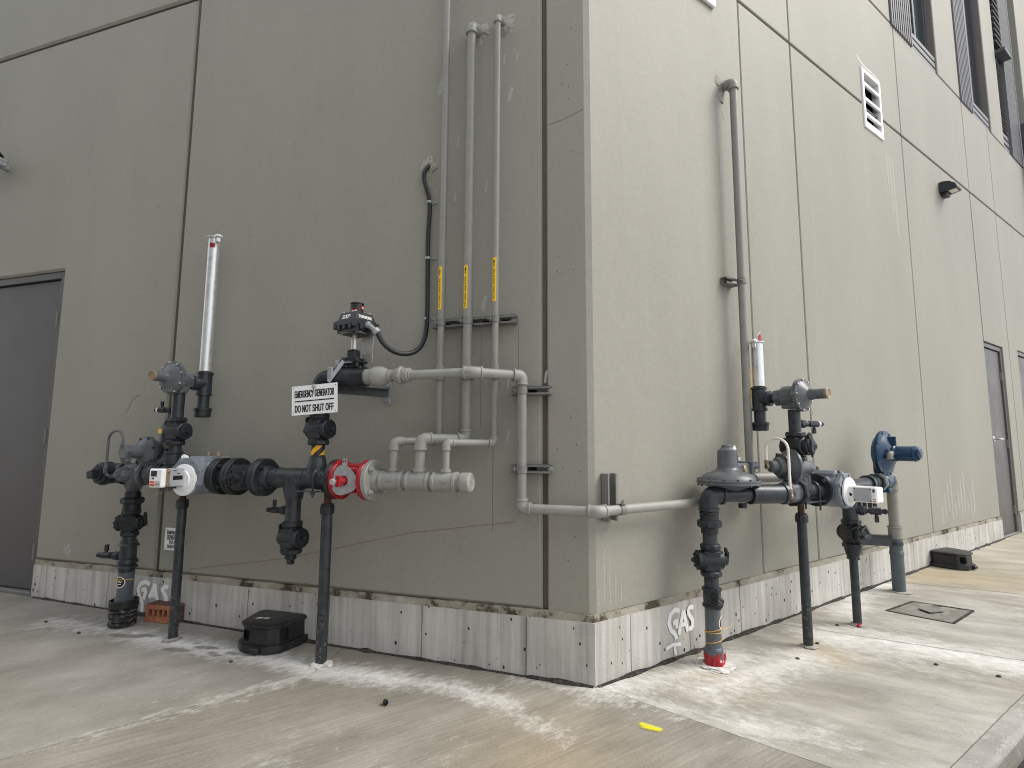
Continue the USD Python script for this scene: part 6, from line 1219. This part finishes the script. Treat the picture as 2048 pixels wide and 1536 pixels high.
# ------------------------------------------------------------------ loose things
def bait(wall, s, o, rot, label, text):
    zb = ground(wall, s, o); T = Thing('bait_station', label, 'bait station', wall, A(s, o, zb), group=None)
    c = A(s, o, zb); X = unit(S * math.cos(rot) + O * math.sin(rot)); Yo = unit(O * math.cos(rot) - S * math.sin(rot)); Y = -Yo   # Yo faces away from the wall
    def outline(g=0.0, w=.285, d=.205):
        p = Polygon([(-w / 2, -.02), (-w / 2 + .004, .06), (-w / 2 + .03, d * .80), (-w / 2 + .08, d), (w / 2 - .08, d), (w / 2 - .03, d * .80), (w / 2 - .004, .06), (w / 2, -.02)]); p = p.buffer(-.035, quad_segs=8).buffer(.035, quad_segs=8); return p.buffer(g, quad_segs=6)
    oc = c - Yo * .085
    # polygon's y runs away from the wall: X, Yo are not right handed with +Z, so mirror x
    def up_extr(poly, z0, z1):
        m = extr(affinity.scale(poly, -1, 1, origin=(0, 0)), z1 - z0, oc + Z * z0, -X, Yo); return m
    def shell(g0, g1, z0, z1, base=None):
        b = base or outline(); P = []
        a0 = b.buffer(g0, quad_segs=6); a1 = b.buffer(g1, quad_segs=6)
        return trimesh.convex.convex_hull(np.array([oc + X * x + Yo * y + Z * z0 for x, y in a0.exterior.coords] + [oc + X * x + Yo * y + Z * z1 for x, y in a1.exterior.coords]))
    base = T.add('base_tray', [shell(.010, .014, .0, .006), shell(.014, .012, .006, .034)], 'bait_black')
    body = shell(-.006, -.010, .030, .112)
    hole = cbox(c + Yo * .095 - X * .065 + Z * .072, (.052, .09, .050), .004, X, Y); hole2 = cbox(c + Yo * .05 + X * .135 + Z * .072, (.09, .05, .052), .004, X, Y)
    body = trimesh.boolean.difference([body, hole, hole2], engine='manifold')
    T.add('body', body, 'bait_black')
    T.add('opening', cbox(c + Yo * .055 - X * .065 + Z * .072, (.05, .03, .048), .001, X, Y), 'hole_black'); T.add('opening', cbox(c + Yo * .05 + X * .094 + Z * .072, (.02, .048, .05), .001, X, Y), 'hole_black')
    lid = T.add('lid', [shell(-.002, .002, .110, .114), shell(.002, .002, .114, .122), shell(.002, -.012, .122, .130)], 'bait_black')
    if text: T.add('lid_writing', flat_text(text, .026, c + Z * .1302 + Yo * .03 - X * .03, unit(X + Yo * -.12), unit(-Yo - X * .12 * 0 + X * 0), .062, .0006, False), 'tag_white', parent=lid, smooth=False)
    T.add('latch', [cbox(c + Yo * .142 + X * .02 + Z * .018, (.05, .02, .024), .004, X, Y)], 'bait_black')
bait('L', -1.60, .105, -.05, 'black plastic bait station against the dark wall plinth', 'B9')
bait('R', 3.95, .13, .10, 'black plastic bait station on the right beyond the blue regulator', '')
# perforated brick
bz = ground('L', -2.37, .06); br = Thing('brick', 'perforated red brick leaning at the plinth behind the post', 'brick', 'L', A(-2.37, .075, bz))
bX = unit(S + O * -.10); bP = sbox(-.097, .0, .097, .092)
holes = unary_union([affinity.translate(sbox(-.0075, -.0145, .0075, .0145).buffer(.004), x, .050) for x in (-.066, -.033, .0, .033, .066)])
bm = extr(bP.difference(holes), .082, A(-2.37, .082, bz + .001) - np.cross(bX, Z) * .082, bX, Z)
v, f = trimesh.remesh.subdivide_to_size(bm.vertices, bm.faces, .012); bm = trimesh.Trimesh(v, f); bm.vertices += bm.vertex_normals * ((meshkit.fbm(bm.vertices * 60, 3) - .5) * .003)[:, None]
bd0 = br.add('body', bm, 'brick_clay', smooth=False)
nB = np.cross(bX, Z); br.add('dark_face', [cbox(A(-2.37, .082, bz + .0945) - nB * .041, (.192, .078, .0022), .0008, bX, -nB if False else np.cross(Z, bX)), cbox(A(-2.37, .082, bz + .047) - nB * .041 + bX * .0985, (.0022, .076, .088), .0008, bX, np.cross(Z, bX))], 'brick_dark', parent=bd0, label='dark fired faces of the brick')
# utility cover flush in the pale slab
cz = lambda x, y: gz(x, y) + .001
cv = COVER.buffer(-.004)
v, f = trimesh.creation.triangulate_polygon(cv, engine='earcut'); v3, f = trimesh.remesh.subdivide_to_size(np.c_[v, 0 * v[:, 0]], f, .018)
x, y = v3[:, 0], v3[:, 1]; v3[:, 2] = gz(x, y) + .001 + .006 * (noise2(x, y, 22, 4) - .5) + .012 * (noise2(x, y, 5, 9) - .5)
tri = v3[f]; nz = np.cross(tri[:, 1] - tri[:, 0], tri[:, 2] - tri[:, 0])[:, 2]; f[nz < 0] = f[nz < 0][:, ::-1]
uc = Thing('utility_cover', 'square rough concrete utility cover set in the pale pavement', 'utility cover', 'L', np.array([1.81, 1.66, 0.01]))
pth = uc.path + '/lid'; used[(uc.path, 'lid')] = 1
primvar_mesh(pth, v3 - uc.base, f, 'cover_concrete', {'salt': .25 * noise2(x, y, 6, 1), 'damp': .7 * (noise2(x, y, 7, 6) > .56), 'rusty': 0 * x})
rim = COVER.buffer(.010).difference(COVER.buffer(-.003)); m = trimesh.creation.extrude_polygon(rim, .05, engine='earcut'); m.vertices[:, 2] += gz(m.vertices[:, 0], m.vertices[:, 1]) - .046
uc.add('frame', m, 'dirt', smooth=False)
ctr = np.array([1.81, 1.66]); m = trimesh.creation.extrude_polygon(affinity.translate(affinity.rotate(sbox(-.055, -.04, .055, .04), 30), *ctr), .004, engine='earcut'); m.vertices[:, 2] += gz(m.vertices[:, 0], m.vertices[:, 1]) + .0095
uc.add('name_plate', m, 'strut_gray', smooth=False)
uc.add('green_string', [tube([np.array([1.88 + .02 * math.cos(k * 2.1 + t), 1.76 + .018 * math.sin(k * 1.7 + t), gz(1.88, 1.76) + .012]) for t in np.linspace(0, 4, 7)], .0014, .01, 5) for k in range(3)], 'pebble')
# yellow spray dab, bottle cap, pebbles
yl = Thing('paint_mark', 'bright yellow sprayed dab on the concrete in front of the corner', 'paint mark', 'L', np.array([.249, -.253, gz(.249, -.253)]))
strokes(yl, 'spray_dab', 'spray_yellow', [[(.196, -.244), (.232, -.246), (.262, -.256), (.300, -.266)], [(.205, -.258), (.25, -.266), (.29, -.264)]], .040, lambda a, b, l: np.array([a, b, gz(a, b) + .0030 + l]), lift=.0006)
cpz = gz(-.752, -.436)
bc_ = Thing('bottle_cap', 'small dark pipe cap lying alone on the concrete', 'cap', 'L', np.array([-.752, -.436, cpz]))
cdir = unit(np.array([.5, -.8, .25])); m = trimesh.boolean.difference([cyl(np.array([-.752, -.436, cpz + .011]) - cdir * .010, np.array([-.752, -.436, cpz + .011]) + cdir * .010, .011, 24), cyl(np.array([-.752, -.436, cpz + .011]) - cdir * .004, np.array([-.752, -.436, cpz + .011]) + cdir * .014, .0085, 24)], engine='manifold')
bc_.add('shell', m, 'bait_black')
pebl = ['left pebble of the close pair in the middle of the pale slab', 'right pebble of the close pair in the middle of the pale slab', 'lone pebble nearest the viewer on the pale slab', 'pebble left of the rightmost pebble by the kerb', 'rightmost pebble on the pale slab near the kerb', 'pebble beside the joint between the two right posts', 'pebble on the joint in front of the slim right post', 'pebble left of the black post on the gray slab', 'pebble in front of the left bait station', 'leftmost pebble on the gray slab near the door']
pebs = [((1400, 2), (.98, .86)), ((0, 0), (1.02, .845)), ((0, 0), (.885, .60)), ((0, 0), (1.50, .75)), ((0, 0), (1.72, .70)), ((0, 0), (1.02, 1.10)), ((0, 0), (1.19, 1.18)), ((0, 0), (-2.62, -.33)), ((0, 0), (-1.62, -.335)), ((0, 0), (-2.95, -.28))]
for i, (_, (x, y)) in enumerate(pebs):
    m = trimesh.creation.icosphere(2, .008); m.vertices = m.vertices * np.array([1.2, .9, .7]) * (.6 + .8 * meshkit.fbm(m.vertices * 90 + i * 5, 3))[:, None] + np.array([x, y, gz(x, y) + .004])
    Tp = Thing('pebble', pebl[i], 'pebble', 'L', np.array([x, y, gz(x, y)]), group='dark pebbles scattered on the pavement'); Tp.add('stone', m, 'pebble')
wp = Thing('wall_plate', 'white plate cut off by the top picture edge right of the corner', 'plate', 'R', A(.93, 0, 3.78))
wp.add('plate', lbox(.80, 1.072, .001, .022, 3.70, 3.98, .004), 'white_paint')
# wall pack lamp on the right wall
lp = Thing('wall_lamp', 'black wedge shaped wall lamp high on the pale wall', 'lamp', 'R', A(4.985, 0, 3.655))
lp.add('housing', trimesh.convex.convex_hull(np.vstack([[A(4.985 + sx * (.085 if x < .1 else .068), x, 3.655 + z) for x, z in [(0, -.052), (0, .055), (.03, .060), (.085, .046), (.132, .012), (.145, -.028), (.138, -.038)]] for sx in (-1, 1)])), 'box_black')
lp.add('back_box', lbox(4.93, 5.04, .0, .055, 3.575, 3.625, .006), 'box_black')
lp.add('lens', cbox(A(4.985, .098, 3.614), (.10, .06, .005), .002, S, unit(-O - Z * .10)), 'tag_white')
ll = Thing('wall_lamp', 'small silver fixture cut off by the left picture edge', 'lamp', 'L', A(-4.16, 0, 3.0))
ll.add('arm', cyl(A(-4.24, .0, 3.0), A(-4.24, .12, 3.0), .02), 'galvanised')
ll.add('bracket', [lbox(-4.30, -4.135, .06, .12, 2.965, 3.0, .008), lbox(-4.30, -4.15, .05, .10, 3.005, 3.03, .004)], 'galvanised')
ll.add('head', rev([(0, .03), (.02, .05), (.06, .055), (.09, .03)], A(-4.25, .09, 3.01), Z), 'hole_black')

# ------------------------------------------------------------------ painted marks on the building
L3 = lambda out: (lambda a, b, l: A(a, out + l, b))
Gx, Gz = -2.636, .122
gas = [[(.095, .095), (.060, .108), (.022, .094), (.006, .062), (.020, .026), (.045, -.006), (.048, -.075)], [(.030, .056), (.060, .072), (.066, .050), (.052, .010)],
       [(.094, .022), (.118, .062), (.132, .104)], [(.134, .104), (.142, .060), (.160, .016), (.168, -.02)], [(.108, .042), (.146, .036)],
       [(.238, .090), (.212, .094), (.190, .078), (.206, .058), (.226, .040), (.226, .014), (.196, .0)]]
strokes(B, 'graffiti_letter', 'spray_white', [[(Gx + x, Gz + z) for x, z in ln] for ln in gas], .026, L3(PL + .0035), 'white sprayed letters GAS on the left plinth', lift=.0005)
def toR(f): return lambda a, b, l: world('R', f(a, b, l))
gasR = [[(.085, .098), (.050, .110), (.014, .092), (.002, .055), (.018, .018), (.045, -.002), (.056, -.03)], [(.030, .048), (.062, .058), (.058, .020)],
        [(.072, -.012), (.098, .060), (.112, .098)], [(.112, .098), (.128, .040), (.142, -.010)], [(.082, .034), (.128, .030)],
        [(.190, .098), (.160, .106), (.145, .086), (.160, .062), (.180, .040), (.178, .006), (.146, .002)]]
strokes(B, 'graffiti_letter', 'spray_white', [[(.476 + x * 1.0, .120 + z) for x, z in ln] for ln in gasR], .024, toR(L3(PL + .0035)), 'white sprayed letters GAS on the right plinth', lift=.0005)
strokes(B, 'graffiti_mark', 'spray_white', [[(.452, .062), (.50, .072), (.565, .062)], [(.515, .066), (.522, .020)]], .018, toR(L3(PL + .0035)), 'white sprayed arrow mark under the right letters', lift=.0005)
# old chalk line, hairline cracks, scuffs and patch marks on the walls
strokes(B, 'chalk_line', 'chalk_red', [[(-2.28, .318), (-1.6, .425), (-.9, .590), (-.36, .668)]], .007, L3(.0008), 'faint red snapped chalk line on the dark wall', taper=False)
for ln in ([(-.47, 1.36), (-.468, .62)], [(-.64, 1.56), (-.642, 1.07)], [(-.345, 1.58), (-.343, 1.34)], [(-.535, 1.56), (-.533, 1.10)]): strokes(B, 'hairline_crack', 'crack_dark', [ln], .0026, L3(.0009), taper=False)
strokes(B, 'hairline_crack', 'crack_dark', [[(-.20, 2.585), (-.12, 2.60), (-.02, 2.635)]], .004, L3(.0009), taper=False)
strokes(B, 'scuff_mark', 'crack_dark', [[(-2.86, 1.20), (-2.83, 1.27), (-2.78, 1.31), (-2.75, 1.312)]], .005, L3(.0009))
for a, b, w in ((-.79, 2.86, .03), (-.68, 2.55, .012), (-.69, 2.25, .010), (-.43, 2.95, .012), (-.36, 2.95, .008), (-.40, 2.74, .02), (-.52, 2.28, .012), (-.53, 1.67, .02), (-.40, 1.28, .012), (-.40, 1.02, .014), (-.215, 1.30, .012), (-.63, 1.42, .012)):
    strokes(B, 'patch_mark', 'scuff_gray', [[(a, b), (a + w * .4, b + .03 + w), (a + w * 1.1, b + .05 + w * 2)]], max(.008, w * 1.3), L3(.0009))
for a, b, h in ((1.062, 2.80, .28), (1.075, 2.62, .14), (1.10, 3.08, .10)): strokes(B, 'patch_mark', 'scuff_gray', [[(a, b), (a + .004, b + h)]], .016, toR(L3(.0009)))
for a, b in ((1.09, 3.12), (1.125, 3.06), (1.09, 3.27)): strokes(B, 'patch_mark', 'scuff_gray', [[(a, b), (a + .01, b - .04), (a + .025, b - .07)]], .022, toR(L3(.0009)))
strokes(B, 'pale_run', 'wash_white', [[(4.25 + k * .085, .33 + .05 * (k % 3)), (4.24 + k * .085, .52 + .10 * ((k * 5) % 4))] for k in range(11)], .055, toR(L3(.0009)), 'pale washed runs low on the right wall')
strokes(B, 'pale_run', 'wash_white', [[(.03 + k * .035, .31), (.032 + k * .035, .40 + .06 * ((k * 3) % 4))] for k in range(5)], .010, toR(L3(.0009)))
strokes(B, 'pale_run', 'wash_white', [[(3.60 + k * .06, 3.62), (3.62 + k * .06, 3.30 - .25 * k)] for k in range(3)], .05, toR(L3(.0009)))
strokes(B, 'patch_mark', 'spray_white', [[(3.13, 4.33), (3.17, 4.305), (3.28, 4.285), (3.42, 4.29), (3.57, 4.272)]], .010, toR(L3(.0009)))
for k in range(9): 
    a, b = .20 + .5 * rng.random(), .45 + .5 * rng.random(); strokes(B, 'patch_mark', 'scuff_gray', [[(a, b), (a + .004, b + .02)]], .007, toR(L3(.0009)))
strokes(B, 'pale_run', 'wash_white', [[(-3.3, .34), (-3.24, .40)], [(-3.27, .33), (-3.22, .37)]], .03, L3(.0009))
for k in range(16):
    a, b = -.16 + .13 * rng.random(), .5 + 2.6 * rng.random(); strokes(B, 'air_hole', 'crack_dark', [[(a, b), (a + .004, b + .003)]], .007, L3(.0009), taper=False)
print('triangles', TRI[0])
